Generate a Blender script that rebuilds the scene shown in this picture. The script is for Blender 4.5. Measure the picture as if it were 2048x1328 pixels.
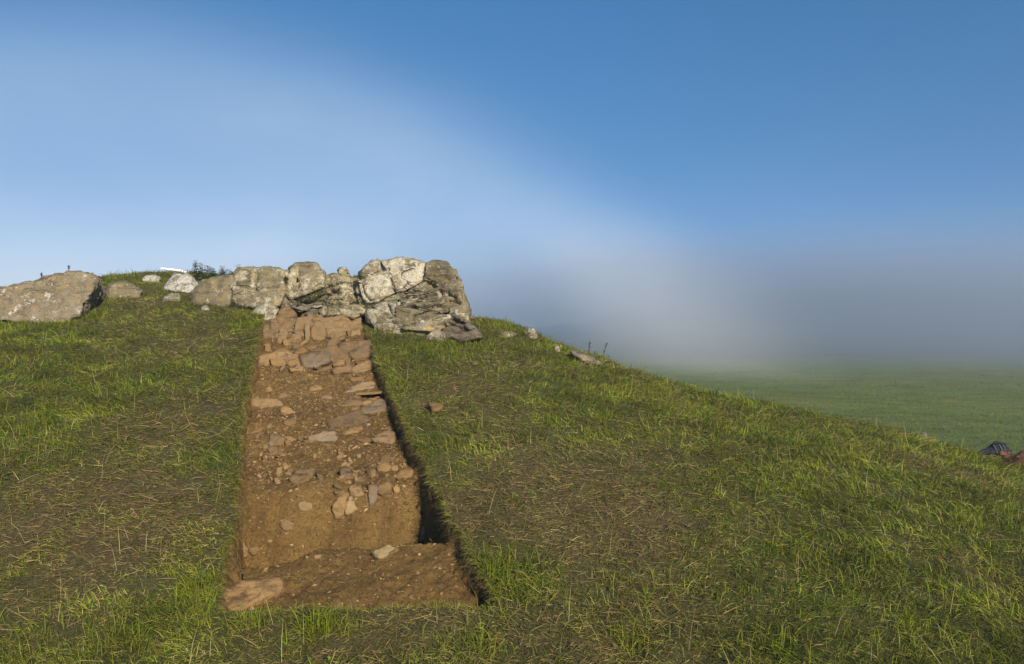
import bpy, bmesh, math, random
import numpy as np
from mathutils import Vector

for o in list(bpy.data.objects):
    bpy.data.objects.remove(o)
scene = bpy.context.scene
C = scene.collection
RS = np.random.RandomState(7)
HAZE = 0.0022
random.seed(7)

# ------------------------------------------------------------------ camera, world, sun, exposure
# The eye is the origin; x right, y into the picture, z up (metres).
F, CX, HY = 1500.0, 1024.0, 640.0
cam_d = bpy.data.cameras.new('camera')
cam_d.sensor_width = 36.0
cam_d.lens = F / 2048 * 36
cam_d.shift_y = -24 / 2048
cam_d.clip_start, cam_d.clip_end = 0.05, 2000
cam = bpy.data.objects.new('camera', cam_d)
C.objects.link(cam)
cam.rotation_euler = (math.radians(90), 0, 0)
scene.camera = cam

SUN_AZ, SUN_EL = math.radians(24), math.radians(25)      # right of straight behind the camera
TO_SUN = Vector((math.sin(SUN_AZ) * math.cos(SUN_EL), -math.cos(SUN_AZ) * math.cos(SUN_EL), math.sin(SUN_EL)))
sl = bpy.data.lights.new('sun', 'SUN')
sl.energy, sl.angle, sl.color = 4.2, math.radians(0.53), (1.0, 0.91, 0.78)
sun = bpy.data.objects.new('sun', sl)
C.objects.link(sun)
sun.rotation_euler = (-TO_SUN).to_track_quat('-Z', 'Y').to_euler()

world = bpy.data.worlds.new('World')
scene.world = world
world.use_nodes = True
wn, wl = world.node_tree.nodes, world.node_tree.links
wn.clear()
w_out = wn.new('ShaderNodeOutputWorld')
bg = wn.new('ShaderNodeBackground')
bg.inputs[1].default_value = 0.080
sky = wn.new('ShaderNodeTexSky')
sky.sky_type = 'NISHITA'
sky.sun_disc = False
sky.sun_elevation = SUN_EL
sky.sun_rotation = math.radians(180 - 24)
sky.air_density, sky.dust_density, sky.ozone_density = 1.0, 0.1, 2.2
# fogbow: a ring of white light around the point opposite the sun
geo = wn.new('ShaderNodeTexCoord')
dot = wn.new('ShaderNodeVectorMath'); dot.operation = 'DOT_PRODUCT'
dot.inputs[1].default_value = -TO_SUN
wl.new(geo.outputs['Generated'], dot.inputs[0])
acs = wn.new('ShaderNodeMath'); acs.operation = 'ARCCOSINE'
wl.new(dot.outputs['Value'], acs.inputs[0])
mixw = wn.new('ShaderNodeMixRGB')
# thin wisps in the bow, and fog light low in the sky, brighter inside the bow than outside it
wnz = wn.new('ShaderNodeTexNoise'); wnz.inputs['Scale'].default_value = 2.6; wnz.inputs['Detail'].default_value = 5
wmap = wn.new('ShaderNodeMapping'); wmap.inputs['Scale'].default_value = (1, 1, 2.2)
wl.new(geo.outputs['Generated'], wmap.inputs[0]); wl.new(wmap.outputs[0], wnz.inputs['Vector'])
def wmath(op, a, b, c=None):
    m = wn.new('ShaderNodeMath'); m.operation = op
    for i, v in enumerate((a, b, c)):
        if v is None: continue
        if isinstance(v, bpy.types.NodeSocket): wl.new(v, m.inputs[i])
        else: m.inputs[i].default_value = v
    return m.outputs[0]
wsep = wn.new('ShaderNodeSeparateXYZ'); wl.new(geo.outputs['Generated'], wsep.inputs[0])
wisp = wmath('MULTIPLY_ADD', wnz.outputs['Fac'], 1.0, .5)
dlt = wmath('DIVIDE', wmath('SUBTRACT', acs.outputs[0], math.radians(40.6)), math.radians(4.3))
ring = wmath('MULTIPLY', wmath('POWER', 2.718, wmath('MULTIPLY', wmath('MULTIPLY', dlt, dlt), -1.0)), .19)
inn = wn.new('ShaderNodeMapRange'); inn.interpolation_type = 'SMOOTHSTEP'
inn.inputs['From Min'].default_value = math.radians(33); inn.inputs['From Max'].default_value = math.radians(48)
inn.inputs['To Min'].default_value = .10; inn.inputs['To Max'].default_value = 0.0
wl.new(acs.outputs[0], inn.inputs['Value'])
bow = wmath('ADD', ring, inn.outputs[0])
lowf = wmath('POWER', 2.718, wmath('MULTIPLY', wmath('MAXIMUM', wsep.outputs[2], 0.0), -9.0))
inside = wn.new('ShaderNodeMapRange'); inside.interpolation_type = 'SMOOTHSTEP'
inside.inputs['From Min'].default_value = math.radians(30); inside.inputs['From Max'].default_value = math.radians(50)
inside.inputs['To Min'].default_value = 1.0; inside.inputs['To Max'].default_value = .28
wl.new(acs.outputs[0], inside.inputs['Value'])
wfac = wmath('MINIMUM', wmath('ADD', wmath('MULTIPLY', bow, wisp), wmath('MULTIPLY', wmath('MULTIPLY', lowf, inside.outputs[0]), wisp)), .95)
wl.new(wfac, mixw.inputs[0])
hsv = wn.new('ShaderNodeHueSaturation'); hsv.inputs['Saturation'].default_value = 1.28; hsv.inputs['Hue'].default_value = .498
wl.new(sky.outputs[0], hsv.inputs['Color']); wl.new(hsv.outputs[0], mixw.inputs[1])
sepw = wn.new('ShaderNodeSeparateXYZ'); comw = wn.new('ShaderNodeCombineXYZ')
wl.new(geo.outputs['Generated'], sepw.inputs[0])
mxz = wn.new('ShaderNodeMath'); mxz.operation = 'MAXIMUM'; mxz.inputs[1].default_value = 0.0
wl.new(sepw.outputs[2], mxz.inputs[0])
mz = wn.new('ShaderNodeMath'); mz.operation = 'MULTIPLY_ADD'; mz.inputs[1].default_value = .75; mz.inputs[2].default_value = .30
wl.new(mxz.outputs[0], mz.inputs[0])
wl.new(sepw.outputs[0], comw.inputs[0]); wl.new(sepw.outputs[1], comw.inputs[1]); wl.new(mz.outputs[0], comw.inputs[2])
nrm = wn.new('ShaderNodeVectorMath'); nrm.operation = 'NORMALIZE'
wl.new(comw.outputs[0], nrm.inputs[0]); wl.new(nrm.outputs[0], sky.inputs[0])
mixw.inputs[2].default_value = (5.0, 5.8, 6.6, 1)
wl.new(mixw.outputs[0], bg.inputs[0])
wl.new(bg.outputs[0], w_out.inputs[0])

vs = scene.view_settings
vs.view_transform = 'Standard'
vs.look = 'None'
vs.exposure, vs.gamma = 0.90, 1.0
scene.cycles.use_denoising = True
scene.cycles.volume_bounces = 1
scene.cycles.max_bounces = 6
scene.cycles.diffuse_bounces = 3
scene.cycles.glossy_bounces = 2
scene.cycles.transmission_bounces = 3

# ------------------------------------------------------------------ helpers
_g = np.random.RandomState(3)
_perm = np.concatenate([_g.permutation(256)] * 3)
_grad = _g.normal(size=(256, 3)); _grad /= np.linalg.norm(_grad, axis=1)[:, None]

def pn(P):
    P = np.asarray(P, float)
    i = np.floor(P).astype(int); f = P - i
    u = f * f * f * (f * (f * 6 - 15) + 10)
    i &= 255
    r = 0
    for dx in (0, 1):
        wx = u[:, 0] if dx else 1 - u[:, 0]
        for dy in (0, 1):
            wy = u[:, 1] if dy else 1 - u[:, 1]
            for dz in (0, 1):
                wz = u[:, 2] if dz else 1 - u[:, 2]
                h = _perm[_perm[_perm[(i[:, 0] + dx) & 255] + ((i[:, 1] + dy) & 255)] + ((i[:, 2] + dz) & 255)]
                g = _grad[h]
                d = g[:, 0] * (f[:, 0] - dx) + g[:, 1] * (f[:, 1] - dy) + g[:, 2] * (f[:, 2] - dz)
                r = r + d * wx * wy * wz
    return r * 1.5

def fbm(P, octv=4, gain=.5):
    P = np.asarray(P, float); r = np.zeros(len(P)); a = 1.0
    for k in range(octv):
        r += a * pn(P + 17.3 * k); P = P * 2.03; a *= gain
    return r

def n2(x, y, f, seed=0.0, octv=3):
    x = np.asarray(x, float); s = x.shape
    P = np.stack([x.ravel() * f, np.asarray(y, float).ravel() * f, np.full(x.size, seed)], 1)
    return fbm(P, octv).reshape(s)

def ray(px, py):
    return np.array([(px - CX) / F, 1.0, (HY - py) / F])

def at(px, py, d):
    return ray(px, py) * d

def mesh_obj(name, V, Fc, mat=None, parent=None, smooth=True):
    me = bpy.data.meshes.new(name)
    V = np.asarray(V, np.float32)
    if isinstance(Fc, np.ndarray):
        k = Fc.shape[1]; n = len(Fc)
        me.vertices.add(len(V)); me.vertices.foreach_set('co', V.ravel())
        me.loops.add(n * k); me.loops.foreach_set('vertex_index', Fc.astype(np.int32).ravel())
        me.polygons.add(n)
        me.polygons.foreach_set('loop_start', np.arange(0, n * k, k, dtype=np.int32))
        me.update(calc_edges=True)
    else:
        me.from_pydata([tuple(map(float, v)) for v in V], [], Fc)
    if smooth:
        me.polygons.foreach_set('use_smooth', np.ones(len(me.polygons), bool))
    if mat:
        me.materials.append(mat)
    me.update()
    ob = bpy.data.objects.new(name, me)
    C.objects.link(ob)
    if parent:
        ob.parent = parent
    return ob

def tag(o, label=None, cat=None, group=None, kind=None):
    if label: o['label'] = label
    if cat: o['category'] = cat
    if group: o['group'] = group
    if kind: o['kind'] = kind
    return o

def empty(name):
    o = bpy.data.objects.new(name, None); C.objects.link(o); o.empty_display_size = .1
    return o

def hull_planes(pts):
    bm = bmesh.new()
    for p in pts: bm.verts.new(tuple(map(float, p)))
    r = bmesh.ops.convex_hull(bm, input=bm.verts)
    bm.normal_update()
    c = np.mean(pts, 0); out = []
    for f in bm.faces:
        n = np.array(f.normal)
        if f.calc_area() < 1e-8: continue
        d = float(n @ (np.array(f.verts[0].co) - c))
        if d < 0: n, d = -n, -d
        if any(n @ q[0] > .9995 and abs(d - q[1]) < 1e-4 for q in out): continue
        out.append((n, max(d, 1e-4)))
    bm.free()
    return c, out

_ico = {}
def ico(sub):
    if sub not in _ico:
        bm = bmesh.new(); bmesh.ops.create_icosphere(bm, subdivisions=sub, radius=1)
        bm.verts.ensure_lookup_table()
        V = np.array([v.co[:] for v in bm.verts]); V /= np.linalg.norm(V, axis=1)[:, None]
        Fc = np.array([[v.index for v in f.verts] for f in bm.faces])
        bm.free(); _ico[sub] = (V, Fc)
    return _ico[sub]

def rock_geo(pts, sub=4, p=20, amp=.02, freq=4, cuts=6, axes=None, seed=0, inflate=1.05, strata=None, cutmin=.84, post=None):
    """A rounded, chipped and weathered convex rock through the given corner points."""
    rs = np.random.RandomState(int(seed) % (2 ** 31))
    pts = np.asarray(pts, float)
    c, pl = hull_planes(pts)
    for _ in range(cuts):
        n = rs.normal(size=3); n /= np.linalg.norm(n)
        pl.append((n, float(((pts - c) @ n).max()) * rs.uniform(cutmin, .98)))
    A = np.eye(3) if axes is None else np.asarray(axes, float)
    S = np.maximum(np.abs((pts - c) @ A).max(0), 1e-3)
    N = np.array([q[0] for q in pl]); D = np.array([q[1] for q in pl])
    M = (N @ A) * S[None, :]
    V, Fc = ico(sub)
    w = np.maximum(V @ M.T / D[None, :], 1e-9)
    r = (w ** p).sum(1) ** (-1 / p)
    X = c + ((V * r[:, None]) * S) @ A.T * inflate
    g = (w ** (p - 1)) @ (N / D[:, None]); g /= np.linalg.norm(g, axis=1)[:, None]
    q = X * freq + seed * 1.7 % 91
    disp = amp * (fbm(q, 4, .55) + .5 * (np.abs(pn(q * 1.7 + 5)) - .3))
    if strata is not None:
        B, a2 = strata                     # bedding frame (rows: along, across, depth), groove depth
        qq = X @ np.asarray(B).T * np.array([1.0, 9.0, 1.0]) + seed % 13
        s = np.abs(fbm(qq, 3))
        disp -= a2 * np.clip(1 - s / .16, 0, 1) ** 1.0
        disp += a2 * .5 * pn(qq * .6 + 3)
    if post is not None: disp = disp + post(X, g)
    X = X + g * disp[:, None]
    return X, Fc

def rock(name, pts, mat, parent=None, **k):
    X, Fc = rock_geo(pts, **k)
    return mesh_obj(name, X, Fc, mat, parent)

# ------------------------------------------------------------------ materials
def mat_new(name):
    m = bpy.data.materials.new(name); m.use_nodes = True
    nt = m.node_tree; b = nt.nodes['Principled BSDF']
    b.inputs['Roughness'].default_value = .9
    b.inputs['Specular IOR Level'].default_value = .2
    return m, nt, b

def N(nt, t, **kw):
    n = nt.nodes.new(t)
    for k, v in kw.items():
        if k in n.inputs.keys() if not k.startswith('_') else False: n.inputs[k].default_value = v
        elif k.startswith('_'): setattr(n, k[1:], v)
    return n

def noise_node(nt, coord, scale, detail=6, rough=.6, dist=0.0):
    n = nt.nodes.new('ShaderNodeTexNoise')
    n.inputs['Scale'].default_value = scale; n.inputs['Detail'].default_value = detail
    n.inputs['Roughness'].default_value = rough; n.inputs['Distortion'].default_value = dist
    nt.links.new(coord, n.inputs['Vector'])
    return n.outputs['Fac']

def ramp_node(nt, fac, stops, interp='LINEAR'):
    r = nt.nodes.new('ShaderNodeValToRGB'); r.color_ramp.interpolation = interp
    el = r.color_ramp.elements
    while len(el) > 1: el.remove(el[-1])
    for i, (p, c) in enumerate(stops):
        x = el[0] if i == 0 else el.new(p)
        x.position = p
        x.color = (c, c, c, 1) if np.isscalar(c) else (*c, 1)
    nt.links.new(fac, r.inputs[0])
    return r.outputs[0]

def mixc(nt, fac, a, b, mode='MIX'):
    m = nt.nodes.new('ShaderNodeMixRGB'); m.blend_type = mode
    for i, v in ((0, fac), (1, a), (2, b)):
        if isinstance(v, bpy.types.NodeSocket): nt.links.new(v, m.inputs[i])
        elif i == 0: m.inputs[0].default_value = v
        else: m.inputs[i].default_value = (*v, 1)
    return m.outputs[0]

def mathn(nt, op, a, b=0.0):
    m = nt.nodes.new('ShaderNodeMath'); m.operation = op
    for i, v in ((0, a), (1, b)):
        if isinstance(v, bpy.types.NodeSocket): nt.links.new(v, m.inputs[i])
        else: m.inputs[i].default_value = v
    return m.outputs[0]

def bump(nt, b, h, strength, dist, prev=None):
    n = nt.nodes.new('ShaderNodeBump')
    n.inputs['Strength'].default_value = strength; n.inputs['Distance'].default_value = dist
    nt.links.new(h, n.inputs['Height'])
    if prev is not None: nt.links.new(prev, n.inputs['Normal'])
    nt.links.new(n.outputs[0], b.inputs['Normal'])
    return n.outputs[0]

def pos_out(nt, sc=(1, 1, 1), rot=(0, 0, 0)):
    g = nt.nodes.new('ShaderNodeNewGeometry'); m = nt.nodes.new('ShaderNodeMapping')
    m.inputs['Scale'].default_value = sc; m.inputs['Rotation'].default_value = rot
    nt.links.new(g.outputs['Position'], m.inputs['Vector'])
    return m.outputs[0]

def rand_out(nt):
    return nt.nodes.new('ShaderNodeObjectInfo').outputs['Random']

def rock_mat(name, base, dark, lichen=(.50, .47, .40), lichen_amt=.5, yellow=0.0, moss=0.0, bed=True, vary=.25, cracks=True):
    m, nt, b = mat_new(name)
    p = pos_out(nt)
    pb = pos_out(nt, (1.5, 1.5, 9), (0, math.radians(12), 0)) if bed else pos_out(nt, (4, 4, 4))
    big = noise_node(nt, p, 2.2, 5, .6)
    fine = noise_node(nt, p, 38, 6, .7)
    lay = noise_node(nt, pb, 1.6, 6, .65)
    c = mixc(nt, ramp_node(nt, big, [(.35, 0.0), (.65, 1.0)]), base, dark)
    c = mixc(nt, ramp_node(nt, lay, [(.36, .75), (.46, 0.0)]), c, tuple(x * .42 for x in dark))
    if lichen_amt > 0:
        l1 = noise_node(nt, p, 5.5, 8, .72, .4)
        l2 = noise_node(nt, p, 24, 5, .7, .3)
        la = mathn(nt, 'ADD', mathn(nt, 'MULTIPLY', l1, .65), mathn(nt, 'MULTIPLY', l2, .35))
        t = .62 - .16 * lichen_amt
        lf = ramp_node(nt, la, [(t, 0.0), (t + .035, .95)])
        c = mixc(nt, lf, c, lichen)
        l3 = noise_node(nt, p, 30, 3, .6)
        c = mixc(nt, ramp_node(nt, l3, [(.66, 0.0), (.70, .8)]), c, tuple(x * 1.25 for x in lichen))
    if yellow > 0:
        y1 = noise_node(nt, p, 7, 6, .7)
        c = mixc(nt, ramp_node(nt, y1, [(.60 - .1 * yellow, 0.0), (.70 - .1 * yellow, .8)]), c, (.33, .22, .05))
    sp = noise_node(nt, p, 42, 5, .7)
    c = mixc(nt, ramp_node(nt, sp, [(.36, .85), (.45, 0.0)]), c, tuple(x * .3 for x in dark))
    if cracks:
        ws = nt.nodes.new('ShaderNodeVectorMath'); ws.operation = 'ADD'
        wv = nt.nodes.new('ShaderNodeTexNoise'); wv.inputs['Scale'].default_value = 3.0; nt.links.new(p, wv.inputs['Vector'])
        sc_ = nt.nodes.new('ShaderNodeVectorMath'); sc_.operation = 'SCALE'; sc_.inputs['Scale'].default_value = .42
        nt.links.new(wv.outputs['Color'], sc_.inputs[0])
        nt.links.new(pos_out(nt, (.55, .55, 2.6), (0, math.radians(14), 0)), ws.inputs[0]); nt.links.new(sc_.outputs[0], ws.inputs[1])
        vc = nt.nodes.new('ShaderNodeTexVoronoi'); vc.feature = 'DISTANCE_TO_EDGE'; vc.inputs['Scale'].default_value = 2.8
        nt.links.new(ws.outputs[0], vc.inputs['Vector'])
        gate_ = ramp_node(nt, noise_node(nt, p, 1.7, 3), [(.50, 0.0), (.60, 1.0)])
        crack = mathn(nt, 'MULTIPLY', ramp_node(nt, vc.outputs['Distance'], [(.006, 1.0), (.028, 0.0)]), gate_)
        c = mixc(nt, mathn(nt, 'MULTIPLY', crack, .85), c, (.035, .028, .018))
    if moss > 0:
        g = nt.nodes.new('ShaderNodeNewGeometry'); s = nt.nodes.new('ShaderNodeSeparateXYZ')
        nt.links.new(g.outputs['Normal'], s.inputs[0])
        mm = mathn(nt, 'MULTIPLY', ramp_node(nt, s.outputs[2], [(.45, 0.0), (.8, 1.0)]), ramp_node(nt, noise_node(nt, p, 9, 4), [(.45, 0.0), (.6, moss)]))
        c = mixc(nt, mm, c, (.055, .07, .016))
    v = nt.nodes.new('ShaderNodeHueSaturation')
    nt.links.new(c, v.inputs['Color'])
    nt.links.new(mathn(nt, 'ADD', mathn(nt, 'MULTIPLY', rand_out(nt), vary * 2), 1 - vary), v.inputs['Value'])
    nt.links.new(v.outputs[0], b.inputs['Base Color'])
    h = mathn(nt, 'ADD', mathn(nt, 'MULTIPLY', fine, .5), lay)
    if cracks: h = mathn(nt, 'SUBTRACT', h, mathn(nt, 'MULTIPLY', crack, .7))
    n1 = bump(nt, b, h, .9, .035)
    bump(nt, b, noise_node(nt, p, 120, 4, .7), .5, .006, n1)
    return m

M = {}
M['outcrop'] = rock_mat('outcrop_rock', (.255, .210, .120), (.150, .120, .068), (.37, .325, .225), .62, .12, .6)
M['outcrop_pale'] = rock_mat('outcrop_pale_rock', (.275, .23, .14), (.165, .13, .078), (.39, .345, .25), .90, .06, .3)
M['outcrop_dark'] = rock_mat('outcrop_dark_rock', (.190, .150, .100), (.110, .085, .058), (.38, .34, .26), .3, 0, .3)
M['outcrop_yellow'] = rock_mat('outcrop_yellow_lichen_rock', (.235, .195, .115), (.13, .105, .06), (.37, .33, .25), .6, .6, .4)
M['boulder'] = rock_mat('brown_boulder_rock', (.235, .190, .118), (.150, .115, .070), (.44, .40, .32), .40, .4, .3, bed=True, vary=.05, cracks=False)
M['olive_rock'] = rock_mat('olive_boulder_rock', (.205, .165, .090), (.145, .115, .065), (.42, .38, .29), .32, .1, .4, vary=.06, cracks=False)
M['white_rock'] = rock_mat('white_lichen_rock', (.30, .265, .20), (.18, .15, .105), (.42, .39, .33), 1.0, 0, .2, vary=.05, cracks=False)
M['grey_rock'] = rock_mat('grey_rock', (.27, .225, .155), (.17, .14, .09), (.46, .42, .35), .55, 0, .5, vary=.1)

def stone_mat(name, base, dark, dust=.5):
    m, nt, b = mat_new(name)
    p = pos_out(nt)
    c = mixc(nt, ramp_node(nt, noise_node(nt, p, 6, 6, .65), [(.35, 0.0), (.68, 1.0)]), base, dark)
    lay = noise_node(nt, pos_out(nt, (2, 2, 12), (0, math.radians(15), 0)), 2.2, 5, .65)
    c = mixc(nt, ramp_node(nt, lay, [(.37, .8), (.46, 0.0)]), c, tuple(x * .4 for x in dark))
    d = noise_node(nt, p, 9, 8, .78)
    c = mixc(nt, ramp_node(nt, d, [(.56 - .18 * dust, 0.0), (.66 - .18 * dust, .92)]), c, (.185, .115, .046))
    c = mixc(nt, ramp_node(nt, noise_node(nt, p, 48, 6, .75), [(.34, .7), (.46, 0.0)]), c, (.085, .052, .023))
    v = nt.nodes.new('ShaderNodeHueSaturation')
    nt.links.new(c, v.inputs['Color'])
    nt.links.new(mathn(nt, 'ADD', mathn(nt, 'MULTIPLY', rand_out(nt), .55), .70), v.inputs['Value'])
    nt.links.new(v.outputs[0], b.inputs['Base Color'])
    n1 = bump(nt, b, mathn(nt, 'ADD', lay, noise_node(nt, p, 30, 6, .7)), .8, .02)
    bump(nt, b, noise_node(nt, p, 140, 3, .6), .4, .004, n1)
    return m

M['st_ochre'] = stone_mat('ochre_stone', (.235, .142, .055), (.165, .096, .037), .6)
M['st_brown'] = stone_mat('brown_stone', (.205, .134, .062), (.128, .083, .040), .42)
M['st_purple'] = stone_mat('purple_grey_stone', (.172, .113, .056), (.116, .075, .038), .4)
M['st_grey'] = stone_mat('grey_stone', (.200, .150, .096), (.140, .100, .062), .4)
M['st_pale'] = stone_mat('pale_stone', (.30, .205, .095), (.23, .15, .065), .2)
M['st_cream'] = stone_mat('cream_stone', (.29, .215, .105), (.225, .16, .072), .0)

def soil_mat():
    m, nt, b = mat_new('trench_soil')
    p = pos_out(nt)
    big = noise_node(nt, p, 1.5, 6, .65)
    mid = noise_node(nt, p, 8, 8, .72)
    fine = noise_node(nt, p, 42, 8, .78)
    c = mixc(nt, ramp_node(nt, big, [(.36, 0.0), (.62, 1.0)]), (.300, .180, .056), (.215, .128, .043))
    c = mixc(nt, ramp_node(nt, noise_node(nt, p, 3.1, 5, .65), [(.54, 0.0), (.68, .6)]), c, (.315, .205, .068))
    c = mixc(nt, ramp_node(nt, noise_node(nt, p, 1.1, 4, .6), [(.50, 0.0), (.62, .55)]), c, (.150, .088, .034))
    c = mixc(nt, ramp_node(nt, mid, [(.52, 0.0), (.68, .75)]), c, (.110, .066, .030))
    c = mixc(nt, ramp_node(nt, fine, [(.36, .85), (.50, 0.0)]), c, (.062, .037, .018))
    c = mixc(nt, ramp_node(nt, fine, [(.57, 0.0), (.70, .55)]), c, (.310, .215, .095))
    vo = nt.nodes.new('ShaderNodeTexVoronoi'); vo.inputs['Scale'].default_value = 48
    nt.links.new(p, vo.inputs['Vector'])
    spk = ramp_node(nt, vo.outputs['Distance'], [(.12, .5), (.20, 0.0)])
    gate = ramp_node(nt, noise_node(nt, p, 15, 3, .6), [(.54, 0.0), (.60, 1.0)])
    c = mixc(nt, mathn(nt, 'MULTIPLY', spk, gate), c, (.36, .27, .13))
    nt.links.new(c, b.inputs['Base Color'])
    b.inputs['Specular IOR Level'].default_value = .08
    n1 = bump(nt, b, mid, 1.0, .10)
    n2_ = bump(nt, b, fine, 1.0, .04, n1)
    bump(nt, b, noise_node(nt, p, 150, 5, .75), .8, .008, n2_)
    return m
M['soil'] = soil_mat()

def turf_mat():
    m, nt, b = mat_new('turf_thatch')
    p = pos_out(nt)
    a = nt.nodes.new('ShaderNodeAttribute'); a.attribute_name = 'brown'
    c = mixc(nt, a.outputs['Fac'], (.075, .080, .016), (.112, .086, .032))
    c = mixc(nt, ramp_node(nt, noise_node(nt, p, 45, 6, .75), [(.38, .8), (.60, 0.0)]), c, (.028, .023, .010))
    nt.links.new(c, b.inputs['Base Color'])
    bump(nt, b, noise_node(nt, p, 60, 5, .7), 1.0, .02)
    return m
M['turf'] = turf_mat()

def attr_mat(name):
    m, nt, b = mat_new(name)
    a = nt.nodes.new('ShaderNodeAttribute'); a.attribute_name = 'col'
    nt.links.new(a.outputs['Color'], b.inputs['Base Color'])
    return m
M['crumb'] = attr_mat('soil_crumb')

def blade_mat():
    m, nt, b = mat_new('grass_blade')
    a = nt.nodes.new('ShaderNodeAttribute'); a.attribute_name = 'col'
    nt.links.new(a.outputs['Color'], b.inputs['Base Color'])
    b.inputs['Roughness'].default_value = .6
    b.inputs['Specular IOR Level'].default_value = .10
    t = nt.nodes.new('ShaderNodeBsdfTranslucent')
    nt.links.new(a.outputs['Color'], t.inputs['Color'])
    mx = nt.nodes.new('ShaderNodeMixShader'); mx.inputs[0].default_value = .28
    nt.links.new(b.outputs[0], mx.inputs[1]); nt.links.new(t.outputs[0], mx.inputs[2])
    nt.links.new(mx.outputs[0], nt.nodes['Material Output'].inputs['Surface'])
    return m
M['blade'] = blade_mat()

def plain(name, col, rough=.8, spec=.2, vary=None, sc=20):
    m, nt, b = mat_new(name)
    if vary:
        c = mixc(nt, ramp_node(nt, noise_node(nt, pos_out(nt), sc, 5, .6), [(.35, 0.0), (.65, 1.0)]), col, vary)
        nt.links.new(c, b.inputs['Base Color'])
    else:
        b.inputs['Base Color'].default_value = (*col, 1)
    b.inputs['Roughness'].default_value = rough
    b.inputs['Specular IOR Level'].default_value = spec
    bump(nt, b, noise_node(nt, pos_out(nt), sc * 3, 4, .6), .3, .01)
    return m

def field_mat():
    m, nt, b = mat_new('pasture')
    p = pos_out(nt)
    c = mixc(nt, ramp_node(nt, noise_node(nt, pos_out(nt, (.5, 1.6, 1)), .25, 6, .7), [(.35, 0.0), (.66, 1.0)]), (.105, .150, .030), (.150, .170, .040))
    c = mixc(nt, ramp_node(nt, noise_node(nt, pos_out(nt, (.6, 1.0, 1)), 1.1, 7, .75), [(.40, .6), (.56, 0.0)]), c, (.050, .068, .014))
    c = mixc(nt, ramp_node(nt, noise_node(nt, pos_out(nt, (.6, 1.1, 1)), .8, 7, .75), [(.54, 0.0), (.66, .6)]), c, (.175, .165, .055))
    nt.links.new(c, b.inputs['Base Color'])
    bump(nt, b, noise_node(nt, p, 4, 6, .75), 1.0, .15)
    return m
M['field'] = field_mat()

# ------------------------------------------------------------------ the mound: height field through surveyed points
PL = lambda y: -2.53 + .23 * y
ctrl = []
for y in (3.6, 5, 7, 9, 11):
    for x in (-7.5, -5, -2.2):
        ctrl.append((x, y, PL(y)))
ctrl += [(0, 4.2, -1.57), (-.6, 7, PL(7)), (-1, 9, PL(9) - .02), (0, 6, -1.17), (-.3, 9.5, -.40)]
def cp(px, py, d): ctrl.append(tuple(at(px, py, d)))
for a in ((950, 640, 12), (1035, 648, 12), (1110, 690, 11.8), (1200, 725, 11.5), (1350, 775, 11), (1480, 806, 10.6), (1600, 830, 10.3), (1800, 872, 9.8), (1920, 905, 9.5),
          (2030, 944, 9.2), (2150, 985, 9)): cp(*a)
ctrl += [(2.5, 3.7, -1.70), (1.1, 3.6, -1.67), (4.6, 6.5, -1.62), (3, 6, -1.42), (2.5, 8.5, -1.06), (.9, 6, -1.22), (1.2, 9, -.76), (6, 6, -1.78), (5, 3, -1.85)]
ctrl += [(3.1, 14, -2.3), (4, 17, -3.4), (1.8, 14.5, -2.0), (.85, 15, -1.5), (-.7, 15, -.7), (-.8, 19, -2.2), (5.2, 13, -2.6), (6.9, 13, -3.0), (8, 12.3, -3.0), (10, 10, -3.1), (3, 20, -3.8), (8, 17, -3.6)]
for a in ((200, 556, 14), (250, 551, 14.8), (300, 547, 15), (350, 544, 15), (390, 560, 14.3), (240, 592, 12.3), (330, 585, 12.6), (430, 614, 11.5)): cp(*a)
ctrl += [(-7.5, 18, .4), (-4, 16, .5), (-10.5, 14, .35), (-10.5, 18, -.2), (-12, 9, -.6), (-3, 13.5, .35), (-6, 22, -1.2), (-12, 22, -1.5), (0, 24, -3.6),
         (0, 0, -1.74), (-4, 0, -1.74), (4, 0, -1.8), (-2, 2, -1.74), (2, 2, -1.74), (-14, 4, -1.9), (13, 4, -2.7), (13, 0, -2.4), (-14, 0, -2.0), (0, -4, -1.9), (-8, -4, -1.9), (8, -4, -2.1), (14, 12, -3.4), (-15, 14, -.5), (14, 22, -3.9), (-15, 26, -2.5)]
ctrl = np.array(ctrl)

def tps(r2):
    return r2 * np.log(np.maximum(r2, 1e-12))
_k = len(ctrl)
_A = np.zeros((_k + 3, _k + 3))
_d2 = ((ctrl[:, None, :2] - ctrl[None, :, :2]) ** 2).sum(-1)
_A[:_k, :_k] = tps(_d2) + np.eye(_k) * .15
_A[:_k, _k] = 1; _A[:_k, _k + 1:] = ctrl[:, :2]
_A[_k, :_k] = 1; _A[_k + 1:, :_k] = ctrl[:, :2].T
_w = np.linalg.solve(_A, np.concatenate([ctrl[:, 2], np.zeros(3)]))

def base_h(x, y):
    x = np.asarray(x, float); y = np.asarray(y, float); s = x.shape
    xx, yy = x.ravel(), y.ravel(); out = np.empty(xx.size)
    for i in range(0, xx.size, 40000):
        a, b = xx[i:i + 40000], yy[i:i + 40000]
        d2 = (a[:, None] - ctrl[None, :, 0]) ** 2 + (b[:, None] - ctrl[None, :, 1]) ** 2
        out[i:i + 40000] = tps(d2) @ _w[:_k] + _w[_k] + _w[_k + 1] * a + _w[_k + 2] * b
    return out.reshape(s)

def ground_h(x, y):
    return base_h(x, y) + .036 * n2(x, y, 1.1, 4.2, 3) + .022 * n2(x, y, 4.2, 9.1, 2)

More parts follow.
